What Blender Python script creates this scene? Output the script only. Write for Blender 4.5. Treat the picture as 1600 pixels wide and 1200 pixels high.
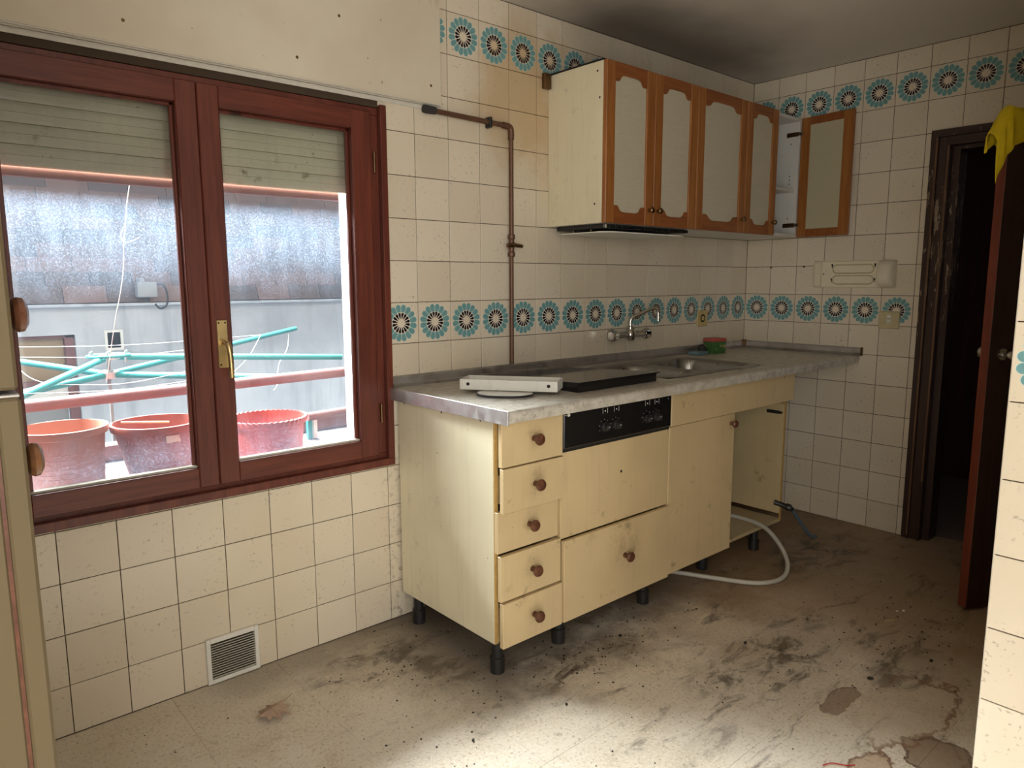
import bpy, bmesh, math, random
from mathutils import Vector, Matrix
random.seed(7)
for o in list(bpy.data.objects): bpy.data.objects.remove(o)
SC = bpy.context.scene
COL = SC.collection
PI = math.pi

# ------------------------------------------------------------------ camera, world, light, exposure
cam_d = bpy.data.cameras.new('camera'); cam = bpy.data.objects.new('camera', cam_d); COL.objects.link(cam)
cam.location = (-3.7493, -2.2378, 1.2739); cam.rotation_euler = (1.4278, .0029, -.72)
cam_d.sensor_width = 36; cam_d.lens = 36 * 1119.29 / 1600; cam_d.clip_start = .02
SC.camera = cam

world = bpy.data.worlds.new('overcast_sky'); SC.world = world; world.use_nodes = True
bg = world.node_tree.nodes['Background']; bg.inputs[0].default_value = (.80, .90, 1.0, 1); bg.inputs[1].default_value = .75

def area_light(name, loc, target, sx, sy, power, color):
    d = bpy.data.lights.new(name, 'AREA'); d.shape = 'RECTANGLE'; d.size = sx; d.size_y = sy
    d.energy = power; d.color = color
    o = bpy.data.objects.new(name, d); COL.objects.link(o); o.location = loc
    o.rotation_euler = (Vector(target) - Vector(loc)).to_track_quat('-Z', 'Y').to_euler()
    return o
# the open sky above the courtyard, shining in through the kitchen window
area_light('sky_light_courtyard', (-3.40, 1.60, 3.15), (-3.2, .1, 2.40), 3.2, 1.7, 1780, (.95, .98, 1.0))
# added fill lights in made-up openings behind the viewer: one in the left wall, one in the far end wall
area_light('fill_light_left', (-4.25, -2.85, 1.15), (-2.6, -1.1, .45), .9, 1.9, 27, (1.0, .95, .87))
area_light('fill_light_end', (-3.30, -5.93, 1.15), (-3.0, 0, .8), 1.1, 2.0, 16, (1.0, .95, .87))

vs = SC.view_settings
SC.cycles.max_bounces = 6; SC.cycles.transparent_max_bounces = 8; SC.cycles.caustics_reflective = False; SC.cycles.caustics_refractive = False
vs.view_transform = 'Standard'; vs.look = 'None'; vs.gamma = 1.0; vs.use_curve_mapping = False
vs.exposure = 0.55

# ------------------------------------------------------------------ node helpers
class NT:
    def __init__(s, name):
        s.m = bpy.data.materials.new(name); s.m.use_nodes = True
        s.t = s.m.node_tree; s.n = s.t.nodes; s.l = s.t.links
        s.b = s.n['Principled BSDF']; s.out = s.n['Material Output']
    def put(s, sock, v):
        if isinstance(v, bpy.types.NodeSocket): s.l.new(v, sock)
        elif v is not None:
            if isinstance(v, (tuple, list)) and len(v) == 3 and sock.type == 'RGBA': v = (*v, 1)
            sock.default_value = v
    def math(s, op, a, b=None, c=None):
        n = s.n.new('ShaderNodeMath'); n.operation = op
        s.put(n.inputs[0], a)
        if b is not None: s.put(n.inputs[1], b)
        if c is not None: s.put(n.inputs[2], c)
        return n.outputs[0]
    def mix(s, f, a, b, mode='MIX'):
        n = s.n.new('ShaderNodeMix'); n.data_type = 'RGBA'; n.blend_type = mode
        s.put(n.inputs[0], f); s.put(n.inputs[6], a); s.put(n.inputs[7], b)
        return n.outputs[2]
    def noise(s, vec, scale, detail=3, rough=.55, dist=0):
        n = s.n.new('ShaderNodeTexNoise'); s.put(n.inputs['Vector'], vec)
        n.inputs['Scale'].default_value = scale; n.inputs['Detail'].default_value = detail
        n.inputs['Roughness'].default_value = rough; n.inputs['Distortion'].default_value = dist
        return n.outputs['Fac']
    def voro(s, vec, scale, feat='F1'):
        n = s.n.new('ShaderNodeTexVoronoi'); n.feature = feat; s.put(n.inputs['Vector'], vec); n.inputs['Scale'].default_value = scale
        return n.outputs['Distance']
    def ramp(s, f, lo, hi, a=0.0, b=1.0):
        n = s.n.new('ShaderNodeMapRange'); n.interpolation_type = 'SMOOTHSTEP'
        s.put(n.inputs[0], f); s.put(n.inputs[1], lo); s.put(n.inputs[2], hi); s.put(n.inputs[3], a); s.put(n.inputs[4], b)
        return n.outputs[0]
    def lin(s, f, lo, hi, a, b):
        n = s.n.new('ShaderNodeMapRange'); s.put(n.inputs[0], f)
        for i, v in zip((1, 2, 3, 4), (lo, hi, a, b)): s.put(n.inputs[i], v)
        return n.outputs[0]
    def pos(s): return s.n.new('ShaderNodeNewGeometry').outputs['Position']
    def obj(s): return s.n.new('ShaderNodeTexCoord').outputs['Object']
    def rnd(s): return s.n.new('ShaderNodeObjectInfo').outputs['Random']
    def scale(s, vec, v):
        n = s.n.new('ShaderNodeMapping'); s.put(n.inputs[0], vec); n.inputs['Scale'].default_value = v
        return n.outputs[0]
    def xyz(s, vec):
        n = s.n.new('ShaderNodeSeparateXYZ'); s.put(n.inputs[0], vec); return n.outputs
    def hsv(s, col, h=.5, sa=1.0, v=1.0):
        n = s.n.new('ShaderNodeHueSaturation'); s.put(n.inputs['Hue'], h); s.put(n.inputs['Saturation'], sa); s.put(n.inputs['Value'], v); s.put(n.inputs['Color'], col)
        return n.outputs[0]
    def bump(s, h, strength=.3, dist=.002):
        n = s.n.new('ShaderNodeBump'); n.inputs['Strength'].default_value = strength; n.inputs['Distance'].default_value = dist
        s.put(n.inputs['Height'], h); s.l.new(n.outputs[0], s.b.inputs['Normal'])
    def fin(s, col, rough=.5, metal=0.0, spec=None):
        s.put(s.b.inputs['Base Color'], col); s.put(s.b.inputs['Roughness'], rough); s.put(s.b.inputs['Metallic'], metal)
        if spec is not None: s.b.inputs['Specular IOR Level'].default_value = spec
        return s.m

def plain(name, col, rough=.5, metal=0.0, var=.12, sc=14, bump=0):
    t = NT(name); p = t.obj()
    f = t.noise(p, sc, 4)
    c = t.mix(f, tuple(max(0, x * (1 - var)) for x in col), tuple(min(1, x * (1 + var)) for x in col))
    if bump: t.bump(t.noise(p, sc * 6, 3), bump, .002)
    return t.fin(c, rough, metal)

# ------------------------------------------------------------------ materials
def tile_base(t):
    """cream glazed tile with worn flecks and grease, shared by plain and flower tiles"""
    p = t.pos(); r = t.rnd()
    c = t.mix(r, (.725, .635, .50), (.79, .705, .57))
    big = t.ramp(t.noise(p, 1.3, 3), .42, .72)
    c = t.mix(t.math('MULTIPLY', big, .45), c, (.66, .55, .37))
    sp = t.ramp(t.noise(t.scale(p, (1, 1, 1.2)), 75, 3, .6), .58, .68)
    cl = t.ramp(t.noise(p, 9, 2), .42, .62)
    c = t.mix(t.math('MULTIPLY', t.math('MULTIPLY', sp, cl), .52), c, (.30, .25, .18))
    # rust-yellow grease stain on the wall above the pipe and beside the wall cabinet
    x = t.xyz(p)
    dx = t.math('DIVIDE', t.math('SUBTRACT', x[0], -1.72), .30)
    dz = t.math('DIVIDE', t.math('SUBTRACT', x[2], 2.02), .34)
    d = t.math('ADD', t.math('MULTIPLY', dx, dx), t.math('MULTIPLY', dz, dz))
    d = t.math('ADD', d, t.math('MULTIPLY', t.math('SUBTRACT', t.noise(p, 6, 4), .5), 2.2))
    c = t.mix(t.math('MULTIPLY', t.ramp(d, 1.1, .1), .55), c, (.50, .30, .10))
    # runs of dirt
    run = t.ramp(t.noise(t.scale(p, (22, 22, 1.6)), 1.0, 4, .65), .62, .80)
    low = t.ramp(t.noise(p, 1.9, 2), .45, .65)
    c = t.mix(t.math('MULTIPLY', t.math('MULTIPLY', run, low), .35), c, (.40, .29, .15))
    # black mould in the slot between the window and the drawer cabinet
    mo = t.math('MULTIPLY', t.ramp(x[0], -2.445, -2.36), t.math('MULTIPLY', t.ramp(x[2], .90, .55), t.ramp(x[0], -2.30, -2.36)))
    c = t.mix(t.math('MULTIPLY', mo, t.ramp(t.noise(p, 34, 5, .75), .50, .66, 0, .6)), c, (.08, .06, .04))
    t.bump(t.noise(p, 38, 2), .10, .003)
    return c
def m_tile():
    t = NT('cream_glazed_tile'); c = tile_base(t); return t.fin(c, .24)
def m_flower():
    t = NT('flower_glazed_tile'); c = tile_base(t); o = t.xyz(t.obj())
    x, z = o[0], o[2]
    r = t.math('SQRT', t.math('ADD', t.math('MULTIPLY', x, x), t.math('MULTIPLY', z, z)))
    a = t.math('MULTIPLY', t.math('ARCTAN2', z, x), 16 / (2 * PI))
    f = t.math('ABSOLUTE', t.math('SUBTRACT', t.math('FRACT', t.math('ADD', a, 16.0)), .5))
    arc = t.math('MULTIPLY', f, t.math('MULTIPLY', r, 2 * PI / 16))
    def petal(r0, rc, w0, w1, soft):
        wl = t.lin(r, r0, rc, w0, w1)
        dr = t.math('MAXIMUM', t.math('SUBTRACT', r, rc), 0.0)
        cap = t.math('SQRT', t.math('MAXIMUM', t.math('SUBTRACT', w1 * w1, t.math('MULTIPLY', dr, dr)), 0.0))
        w = t.math('MINIMUM', wl, cap)
        inside = t.math('MULTIPLY', t.ramp(t.math('SUBTRACT', w, arc), 0.0, soft * 1.4), t.ramp(r, rc + w1, rc + w1 - soft))
        return t.math('MULTIPLY', inside, t.ramp(r, r0 - soft, r0 + soft))
    po = petal(.0385, .0570, .0082, .0122, .0006)
    pi_ = petal(.0400, .0570, .0070, .0106, .0006)
    bl = petal(.0155, .0325, .0012, .0056, .0005)
    teal = t.mix(t.noise(t.pos(), 60, 3), (.12, .29, .31), (.21, .41, .41))
    c = t.mix(t.math('MULTIPLY', po, .75), c, (.52, .68, .66))
    c = t.mix(pi_, c, teal)
    c = t.mix(bl, c, (.012, .010, .022))
    return t.fin(c, .24)
def m_floor():
    t = NT('worn_cement_floor'); p = t.pos()
    n1 = t.noise(p, 2.1, 5, .6); n2 = t.noise(p, 9, 5, .65); n3 = t.noise(p, 120, 3, .6)
    c = t.mix(t.ramp(n1, .36, .66), (.66, .57, .445), (.75, .68, .57))
    c = t.mix(t.math('MULTIPLY', t.ramp(n2, .5, .75), .4), c, (.42, .31, .19))
    c = t.mix(t.ramp(n3, .46, .62, 0, .55), c, (.78, .72, .62))
    c = t.mix(t.ramp(t.noise(p, 95, 3, .7), .55, .68, 0, .65), c, (.30, .22, .135))
    c = t.mix(t.ramp(t.noise(p, 28, 4, .7), .60, .72, 0, .45), c, (.17, .12, .075))
    # grime lying under and along the front of the units, and along the right wall
    x = t.xyz(p)
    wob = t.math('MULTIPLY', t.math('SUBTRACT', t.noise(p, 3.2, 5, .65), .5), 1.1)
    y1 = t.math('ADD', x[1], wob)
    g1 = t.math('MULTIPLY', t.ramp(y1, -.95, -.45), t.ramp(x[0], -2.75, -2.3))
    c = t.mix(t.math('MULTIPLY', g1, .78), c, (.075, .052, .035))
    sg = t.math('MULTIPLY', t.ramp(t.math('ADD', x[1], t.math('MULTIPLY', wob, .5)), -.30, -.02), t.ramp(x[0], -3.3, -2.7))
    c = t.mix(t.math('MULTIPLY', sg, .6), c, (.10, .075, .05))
    grd = t.ramp(t.math('ADD', x[0], wob), -1.9, -.9)
    c = t.mix(t.math('MULTIPLY', grd, .78), c, (.29, .175, .085))
    smear = t.math('MULTIPLY', t.ramp(t.noise(t.scale(p, (1.4, 3.4, 1)), 3.4, 6, .7, .8), .54, .70), t.ramp(x[0], -3.2, -1.9))
    c = t.mix(t.math('MULTIPLY', smear, .75), c, (.09, .065, .045))
    # trodden-in black grease
    nb_ = t.noise(t.scale(p, (1, 1.6, 1)), 7, 6, .72, .6)
    for bx, by, rx, ry, k in ((-2.05, -.70, .34, .12, .95), (-1.62, -1.14, .30, .20, .8), (-2.62, -.24, .26, .15, .85), (-1.30, -1.42, .22, .10, .8), (-.55, -.75, .42, .20, .9), (-2.45, -.42, .2, .14, .7), (-1.35, -1.05, .25, .12, .55), (-1.80, -1.05, .20, .10, .6), (-2.15, -1.22, .16, .05, .6)):
        dx = t.math('DIVIDE', t.math('SUBTRACT', x[0], bx), rx); dy = t.math('DIVIDE', t.math('SUBTRACT', x[1], by), ry)
        d = t.math('ADD', t.math('MULTIPLY', dx, dx), t.math('MULTIPLY', dy, dy))
        c = t.mix(t.math('MULTIPLY', t.ramp(d, 1.3, .1), t.ramp(nb_, .46, .62, .10, k)), c, (.075, .052, .035))
    # spilt puddles with darker rims
    def puddle(px, py, rx, ry, col, rim, k):
        nonlocal c
        dx = t.math('DIVIDE', t.math('SUBTRACT', x[0], px), rx); dy = t.math('DIVIDE', t.math('SUBTRACT', x[1], py), ry)
        d = t.math('SQRT', t.math('ADD', t.math('MULTIPLY', dx, dx), t.math('MULTIPLY', dy, dy)))
        d = t.math('ADD', d, t.math('MULTIPLY', t.math('SUBTRACT', t.noise(p, 9, 5, .65), .5), 1.5))
        c = t.mix(t.math('MULTIPLY', t.ramp(d, 1.02, .96), k), c, col)
        ring = t.math('MULTIPLY', t.ramp(d, .84, .97), t.ramp(d, 1.05, 1.0))
        c = t.mix(t.math('MULTIPLY', ring, t.ramp(t.noise(p, 4, 2), .40, .60, .1, .8)), c, rim)
    puddle(-1.72, -1.66, .09, .085, (.20, .115, .06), (.07, .03, .018), .75)
    puddle(-1.90, -1.57, .085, .05, (.42, .27, .15), (.13, .05, .025), .6)
    puddle(-1.55, -1.52, .24, .11, (.52, .42, .29), (.22, .11, .055), .25)
    puddle(-1.66, -1.37, .11, .035, (.16, .075, .04), (.10, .045, .03), .6)
    t.bump(t.math('ADD', n2, t.math('MULTIPLY', n3, .5)), .25, .004)
    return t.fin(c, t.lin(n2, .3, .7, .42, .62))
def m_lam(name, col, dirt=.5):
    t = NT(name); p = t.pos()
    c = t.mix(t.ramp(t.noise(p, 3, 3), .35, .7), col, tuple(x * .90 for x in col))
    st = t.ramp(t.noise(t.scale(p, (60, 60, 3.5)), 1, 3), .5, .75)
    c = t.mix(t.math('MULTIPLY', st, .16), c, tuple(x * .6 for x in col))
    sm = t.math('MULTIPLY', t.ramp(t.noise(p, 17, 5, .65), .56, .72), t.ramp(t.noise(p, 4.4, 2), .46, .62))
    c = t.mix(t.math('MULTIPLY', sm, dirt), c, (.20, .13, .06))
    c = t.mix(t.ramp(t.noise(p, 46, 2), .73, .78, 0, .6), c, (.12, .07, .035))
    if name.startswith('yellowed'):                      # finger marks rubbed in round each knob
        x = t.xyz(p); nz = t.noise(p, 26, 5, .7)
        for kx, kz, rr in ((-2.222, .785, .055), (-2.220, .63, .07), (-2.224, .495, .045), (-2.222, .345, .055), (-2.221, .19, .05), (-1.76, .31, .13), (-1.062, .675, .05)):
            dx = t.math('SUBTRACT', x[0], kx); dz = t.math('SUBTRACT', x[2], kz)
            d = t.math('SQRT', t.math('ADD', t.math('MULTIPLY', dx, dx), t.math('MULTIPLY', dz, dz)))
            c = t.mix(t.math('MULTIPLY', t.ramp(d, rr, rr * .25), t.ramp(nz, .44, .64, .08, .38)), c, (.30, .19, .08))
    t.bump(st, .05, .001)
    return t.fin(c, .38)
def m_wood(name, a, b, axis=2, rough=.4, knots=True, sc=1.0):
    t = NT(name); o = t.pos()
    s = [22 * sc] * 3; s[axis] = 1.5 * sc
    g = t.noise(t.scale(o, s), 1.6, 5, .6, .6)
    c = t.mix(t.ramp(g, .32, .70), a, b)
    f = t.noise(t.scale(o, [q * 5 for q in s]), 1.5, 2)
    c = t.mix(t.ramp(f, .45, .7, 0, .28), c, tuple(q * .5 for q in a))
    if knots:
        s2 = [9] * 3; s2[axis] = 4
        k = t.voro(t.scale(o, s2), .55)
        c = t.mix(t.ramp(k, .14, .06, 0, .8), c, tuple(q * .22 for q in a))
    t.bump(g, .06, .001)
    return t.fin(c, rough)
def m_doorframe():
    t = NT('dark_peeling_door_paint'); p = t.pos(); x = t.xyz(p)
    g = t.noise(t.scale(p, (30, 30, 1.6)), 1.5, 4)
    c = t.mix(g, (.020, .010, .008), (.060, .024, .016))
    ch = t.noise(t.scale(p, (48, 48, 7)), 1.0, 5, .7)
    band = t.math('MULTIPLY', t.ramp(x[2], .85, 1.25), t.ramp(x[2], 2.1, 1.6))
    lim = t.lin(band, 0, 1, .72, .56)
    chip = t.math('GREATER_THAN', ch, lim)
    c = t.mix(t.math('MULTIPLY', chip, .85), c, t.mix(t.noise(p, 60), (.16, .085, .035), (.50, .40, .28)))
    t.bump(chip, .4, .001)
    return t.fin(c, .42)
def m_counter():
    t = NT('speckled_grey_laminate'); p = t.pos()
    c = t.mix(t.ramp(t.noise(p, 26, 4, .65), .38, .68), (.64, .60, .53), (.46, .42, .35))
    c = t.mix(t.ramp(t.noise(p, 60, 3), .58, .7, 0, .5), c, (.24, .20, .16))
    c = t.mix(t.math('MULTIPLY', t.ramp(t.noise(p, 5, 4), .52, .75), .35), c, (.34, .25, .15))
    return t.fin(c, .34)
def m_metal(name, col, rough=.35, dirt=.25):
    t = NT(name); p = t.pos()
    c = t.mix(t.math('MULTIPLY', t.ramp(t.noise(p, 13, 4), .45, .72), dirt), col, (.16, .11, .07))
    return t.fin(c, t.lin(t.noise(p, 24, 3), .3, .7, rough * .8, rough * 1.35), 1.0)
def m_glass():
    """dusty window pane: clear glass, a thin reflection, a film of dust that scatters daylight"""
    t = NT('dusty_window_glass'); p = t.pos(); n = t.n
    tr = n.new('ShaderNodeBsdfTransparent'); tr.inputs[0].default_value = (.96, .98, .98, 1)
    gl = n.new('ShaderNodeBsdfGlossy'); gl.inputs['Roughness'].default_value = .03
    tl = n.new('ShaderNodeBsdfTranslucent'); tl.inputs[0].default_value = (.60, .78, 1.0, 1)
    sp = t.ramp(t.noise(p, 210, 2, .7), .50, .64)
    fl = t.ramp(t.noise(t.scale(p, (1, 1, .22)), 30, 4), .35, .70)
    x = t.xyz(p)
    wob = t.math('MULTIPLY', t.math('SUBTRACT', t.noise(t.scale(p, (1, 1, 2)), 3.5, 3), .5), .16)
    up = t.ramp(t.math('ADD', x[2], wob), 1.16, 1.50)  # bluish sky haze put into the dust film, strongest high up
    lo = t.ramp(t.math('ADD', x[2], wob), .86, .70)
    d = t.math('ADD', t.math('MULTIPLY', up, .036), t.math('MULTIPLY', lo, .024))
    d = t.math('ADD', d, .004)
    d = t.math('MULTIPLY', d, t.math('ADD', .55, t.math('ADD', t.math('MULTIPLY', sp, .9), t.math('MULTIPLY', fl, .30))))
    m1 = n.new('ShaderNodeMixShader'); t.l.new(d, m1.inputs[0]); t.l.new(tr.outputs[0], m1.inputs[1]); t.l.new(tl.outputs[0], m1.inputs[2])
    fr = n.new('ShaderNodeFresnel'); fr.inputs[0].default_value = 1.35
    m2 = n.new('ShaderNodeMixShader'); t.l.new(fr.outputs[0], m2.inputs[0]); t.l.new(m1.outputs[0], m2.inputs[1]); t.l.new(gl.outputs[0], m2.inputs[2])
    t.l.new(m2.outputs[0], t.out.inputs[0])
    return t.m
def m_fabric():
    t = NT('woven_cream_panel'); p = t.pos()
    w = t.noise(t.scale(p, (8, 8, 95)), 3, 3, .6, .5)
    c = t.mix(w, (.50, .45, .34), (.64, .59, .46))
    t.bump(w, .35, .002)
    return t.fin(c, .75)
def m_render():
    t = NT('grey_cement_render'); p = t.pos()
    c = t.mix(t.ramp(t.noise(p, 1.6, 5, .6), .3, .7), (.42, .44, .47), (.56, .58, .61))
    c = t.mix(t.math('MULTIPLY', t.ramp(t.noise(t.scale(p, (7, 7, .8)), 1.2, 4), .5, .72), .45), c, (.24, .26, .29))
    t.bump(t.noise(p, 70, 3), .3, .004)
    return t.fin(c, .9)
def m_shingle():
    t = NT('brown_roof_shingle'); p = t.pos(); r = t.rnd()
    c = t.mix(t.ramp(r, 0, 1), (.085, .060, .055), (.165, .090, .070))
    c = t.mix(t.noise(p, 160, 2), c, t.hsv(c, .5, .9, 1.35))
    t.bump(t.noise(p, 130, 2), .5, .003)
    return t.fin(c, .5)
def m_pack():
    t = NT('green_printed_carton'); p = t.obj(); x = t.xyz(p)
    c = t.mix(t.noise(p, 30, 2), (.035, .12, .03), (.07, .19, .05))
    k = t.ramp(t.noise(p, 34, 1), .56, .60)
    c = t.mix(t.math('MULTIPLY', k, t.ramp(x[2], .016, .008)), c, (.42, .36, .16))
    return t.fin(c, .5)

M = {}
M['tile'] = m_tile(); M['flower'] = m_flower(); M['floor'] = m_floor()
M['grout'] = plain('brown_grout', (.060, .038, .022), .9, sc=9)
def m_ceil():
    t = NT('dark_patch_ceiling_paint'); p = t.pos(); x = t.xyz(p)
    c = t.mix(t.noise(p, 1.4, 4), (.70, .64, .57), (.78, .72, .65))
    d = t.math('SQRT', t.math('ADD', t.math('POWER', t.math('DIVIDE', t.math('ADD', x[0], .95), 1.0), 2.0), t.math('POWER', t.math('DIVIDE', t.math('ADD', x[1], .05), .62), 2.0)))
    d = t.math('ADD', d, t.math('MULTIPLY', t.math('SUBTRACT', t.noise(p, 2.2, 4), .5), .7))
    c = t.mix(t.ramp(d, 1.15, .25, 0, .75), c, (.15, .115, .085))  # darker patch along the back wall
    t.bump(t.noise(p, 40, 3), .1, .002)
    return t.fin(c, .85)
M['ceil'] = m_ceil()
M['plaster'] = plain('rough_white_plaster', (.66, .62, .54), .9, var=.18, sc=26, bump=.5)
M['exterior'] = plain('white_pebbledash', (.55, .54, .52), .95, var=.2, sc=60, bump=.8)
M['wallpaint'] = plain('cream_wall_paint', (.72, .66, .55), .8)
def m_board():
    t = NT('cream_painted_board'); p = t.pos(); x = t.xyz(p)
    c = t.mix(t.ramp(t.noise(p, 2.4, 4), .35, .7), (.66, .58, .45), (.74, .67, .54))
    dr = t.math('MULTIPLY', t.ramp(t.noise(t.scale(p, (60, 60, 5)), 1, 4), .48, .62), t.math('MULTIPLY', t.ramp(x[2], 2.22, 2.31), t.ramp(x[0], -2.34, -2.22)))
    c = t.mix(t.math('MULTIPLY', dr, .8), c, (.28, .13, .04))
    c = t.mix(t.ramp(t.noise(p, 46, 2), .74, .78, 0, .5), c, (.2, .13, .07))
    t.bump(t.noise(p, 20, 4), .12, .003)
    return t.fin(c, .6)
M['board'] = m_board()
M['lam'] = m_lam('yellowed_cream_laminate', (.73, .56, .315), .6)
M['shadelam'] = plain('shade_darkened_laminate', (.125, .092, .046), .75, var=.08, sc=6)  # cream laminate darkened, the shade on the tall cabinet put into its colour
M['lams'] = m_lam('pale_cream_laminate', (.86, .785, .575), .2)
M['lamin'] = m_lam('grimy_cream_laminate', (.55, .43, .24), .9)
M['chip'] = plain('raw_chipboard', (.52, .33, .11), .85, var=.35, sc=60)
M['redwood'] = m_wood('red_stained_pine', (.110, .024, .015), (.175, .042, .024), 0, .38)
M['redwoodv'] = m_wood('red_stained_pine_upright', (.110, .024, .015), (.175, .042, .024), 2, .38)
M['oak'] = m_wood('orange_varnished_wood_upright', (.30, .105, .024), (.42, .165, .042), 2, .38, False)
M['oakh'] = m_wood('orange_varnished_wood', (.25, .075, .020), (.34, .115, .03), 0, .38, False)
M['frame'] = m_doorframe()
M['leaf'] = m_wood('dark_mahogany_veneer', (.022, .008, .006), (.040, .014, .010), 2, .36, False)
M['leafedge'] = m_wood('red_brown_door_edge', (.17, .034, .018), (.24, .055, .028), 2, .4, False)
M['knobwood'] = m_wood('turned_brown_wood', (.095, .034, .018), (.17, .066, .034), 1, .3, False)
M['blurwood'] = m_wood('turned_chestnut_wood', (.16, .070, .030), (.26, .12, .05), 1, .3, False)
M['counter'] = m_counter()
M['alu'] = m_metal('scuffed_aluminium', (.58, .56, .55), .46, .35)
M['steel'] = m_metal('dull_stainless_steel', (.36, .345, .32), .30, .06)
M['chrome'] = m_metal('worn_chrome', (.66, .64, .60), .14, .35)
M['brass'] = m_metal('aged_brass', (.66, .50, .24), .34, .35)
M['bronze'] = m_metal('dark_bronze', (.20, .12, .06), .4, .3)
M['pipe'] = plain('brown_painted_copper_pipe', (.15, .075, .045), .42, .35, .3, 20)
M['black'] = plain('black_plastic', (.016, .015, .015), .4)
M['blackg'] = plain('black_enamel', (.012, .011, .011), .2)
M['hob'] = plain('black_glass', (.010, .010, .012), .06)
M['enamel'] = m_lam('chipped_white_enamel', (.82, .80, .74), .28)
M['white'] = plain('white_plastic', (.78, .76, .70), .4)
M['whitemark'] = plain('white_print', (.80, .80, .80), .5)
M['cab_in'] = m_lam('white_cabinet_lining', (.72, .70, .66), .15)
M['almond'] = plain('almond_plastic', (.80, .73, .57), .34, var=.08)
M['ivory'] = plain('yellowed_socket_plastic', (.62, .47, .20), .4)
M['switch'] = plain('dirty_ivory_plastic', (.56, .48, .28), .42, var=.2, sc=30)
M['fabric'] = m_fabric(); M['backpanel'] = plain('plain_cream_panel', (.52, .47, .32), .55, var=.05)
M['glass'] = m_glass(); M['render'] = m_render(); M['shingle'] = m_shingle(); M['pack'] = m_pack()
M['packred'] = plain('red_plastic_lid', (.52, .10, .08), .45)
M['sponge'] = plain('blue_sponge', (.16, .26, .30), .95, var=.2, sc=60, bump=.8)
M['scourer'] = plain('dark_steel_wool', (.06, .055, .055), .7, .4, .5, 90, 1.0)
M['turq'] = plain('turquoise_coated_tube', (.035, .25, .25), .35)
M['railpaint'] = plain('faded_red_oxide_paint', (.20, .085, .08), .6, var=.25, sc=20)
M['terra'] = plain('pale_terracotta_plastic', (.42, .18, .12), .6)
M['terra2'] = plain('terracotta_plastic', (.33, .085, .058), .55)
M['terra3'] = plain('bright_red_plastic', (.38, .05, .036), .5)
M['soil'] = plain('dry_soil', (.10, .07, .05), 1, var=.5, sc=50)
M['shut'] = m_lam('grimy_shutter_plastic', (.66, .60, .43), .9)
M['cord'] = plain('white_cord', (.5, .49, .47), .7)
M['hose'] = plain('grey_white_hose', (.50, .47, .40), .5)
M['bluehose'] = plain('blue_grey_hose', (.10, .13, .15), .5)
M['yellow'] = plain('yellow_duster_cloth', (.80, .60, .012), .85, var=.16, sc=40, bump=.3)
M['leafdry'] = plain('dry_brown_leaf', (.42, .29, .21), .8, var=.3, sc=50)
M['dark'] = plain('dark_void', (.012, .010, .009), .9)
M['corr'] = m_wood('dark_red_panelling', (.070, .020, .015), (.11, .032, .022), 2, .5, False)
M['paper'] = plain('white_paper_scrap', (.75, .73, .68), .8)
M['straw'] = plain('pale_wood_splinter', (.46, .36, .20), .8)
M['soot'] = plain('black_grit', (.03, .024, .018), .9)
M['redthread'] = plain('red_thread', (.45, .03, .03), .7)
M['greypaint'] = plain('grey_window_metal', (.30, .30, .30), .5)
M['tan'] = plain('tan_blind', (.36, .26, .16), .7)

# ------------------------------------------------------------------ mesh helpers
def tag(o, label=None, cat=None, group=None, kind=None):
    if label: o['label'] = label
    if cat: o['category'] = cat
    if group: o['group'] = group
    if kind: o['kind'] = kind
    return o
def wl(o):
    v = Vector((0, 0, 0))
    while o is not None: v += o.location; o = o.parent
    return v
def empty(name, loc, label=None, cat=None, group=None, kind=None, rz=0, parent=None):
    o = bpy.data.objects.new(name, None); COL.objects.link(o); o.location = loc; o.rotation_euler = (0, 0, rz)
    o.empty_display_size = .05
    if parent: o.parent = parent
    return tag(o, label, cat, group, kind)
def link(name, me, mat, loc, parent=None, local=False):
    o = bpy.data.objects.new(name, me); COL.objects.link(o)
    if mat is not None and not me.materials: me.materials.append(mat)
    loc = Vector(loc)
    if parent is not None:
        o.parent = parent
        if not local: loc = loc - wl(parent)
    o.location = loc
    return o
def bm_obj(name, bm, mat, parent=None, local=False, smooth=False, origin=None):
    """finish a bmesh given in world (or parent-local) coordinates as one object with its origin at its centre"""
    bmesh.ops.recalc_face_normals(bm, faces=bm.faces)
    if origin is None:
        lo = [min(v.co[i] for v in bm.verts) for i in range(3)]; hi = [max(v.co[i] for v in bm.verts) for i in range(3)]
        origin = Vector([(a + b) / 2 for a, b in zip(lo, hi)])
    bmesh.ops.translate(bm, verts=bm.verts, vec=-Vector(origin))
    me = bpy.data.meshes.new(name); bm.to_mesh(me); bm.free()
    if smooth:
        for p in me.polygons: p.use_smooth = True
        me.set_sharp_from_angle(angle=math.radians(38))
    return link(name, me, mat, origin, parent, local)
def add_box(bm, lo, hi, bev=0.0, seg=1, mat_i=0):
    b2 = bmesh.new()
    bmesh.ops.create_cube(b2, size=1)
    c = [(a + b) / 2 for a, b in zip(lo, hi)]; s = [abs(b - a) for a, b in zip(lo, hi)]
    for v in b2.verts: v.co = Vector([v.co[i] * s[i] + c[i] for i in range(3)])
    if bev: bmesh.ops.bevel(b2, geom=b2.edges[:], offset=min(bev, min(s) * .45), segments=seg, affect='EDGES', profile=.5)
    join(bm, b2)
def join(bm, b2, mtx=None):
    if mtx is not None: bmesh.ops.transform(b2, matrix=mtx, verts=b2.verts)
    me = bpy.data.meshes.new('tmp'); b2.to_mesh(me); b2.free(); bm.from_mesh(me); bpy.data.meshes.remove(me)
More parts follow.
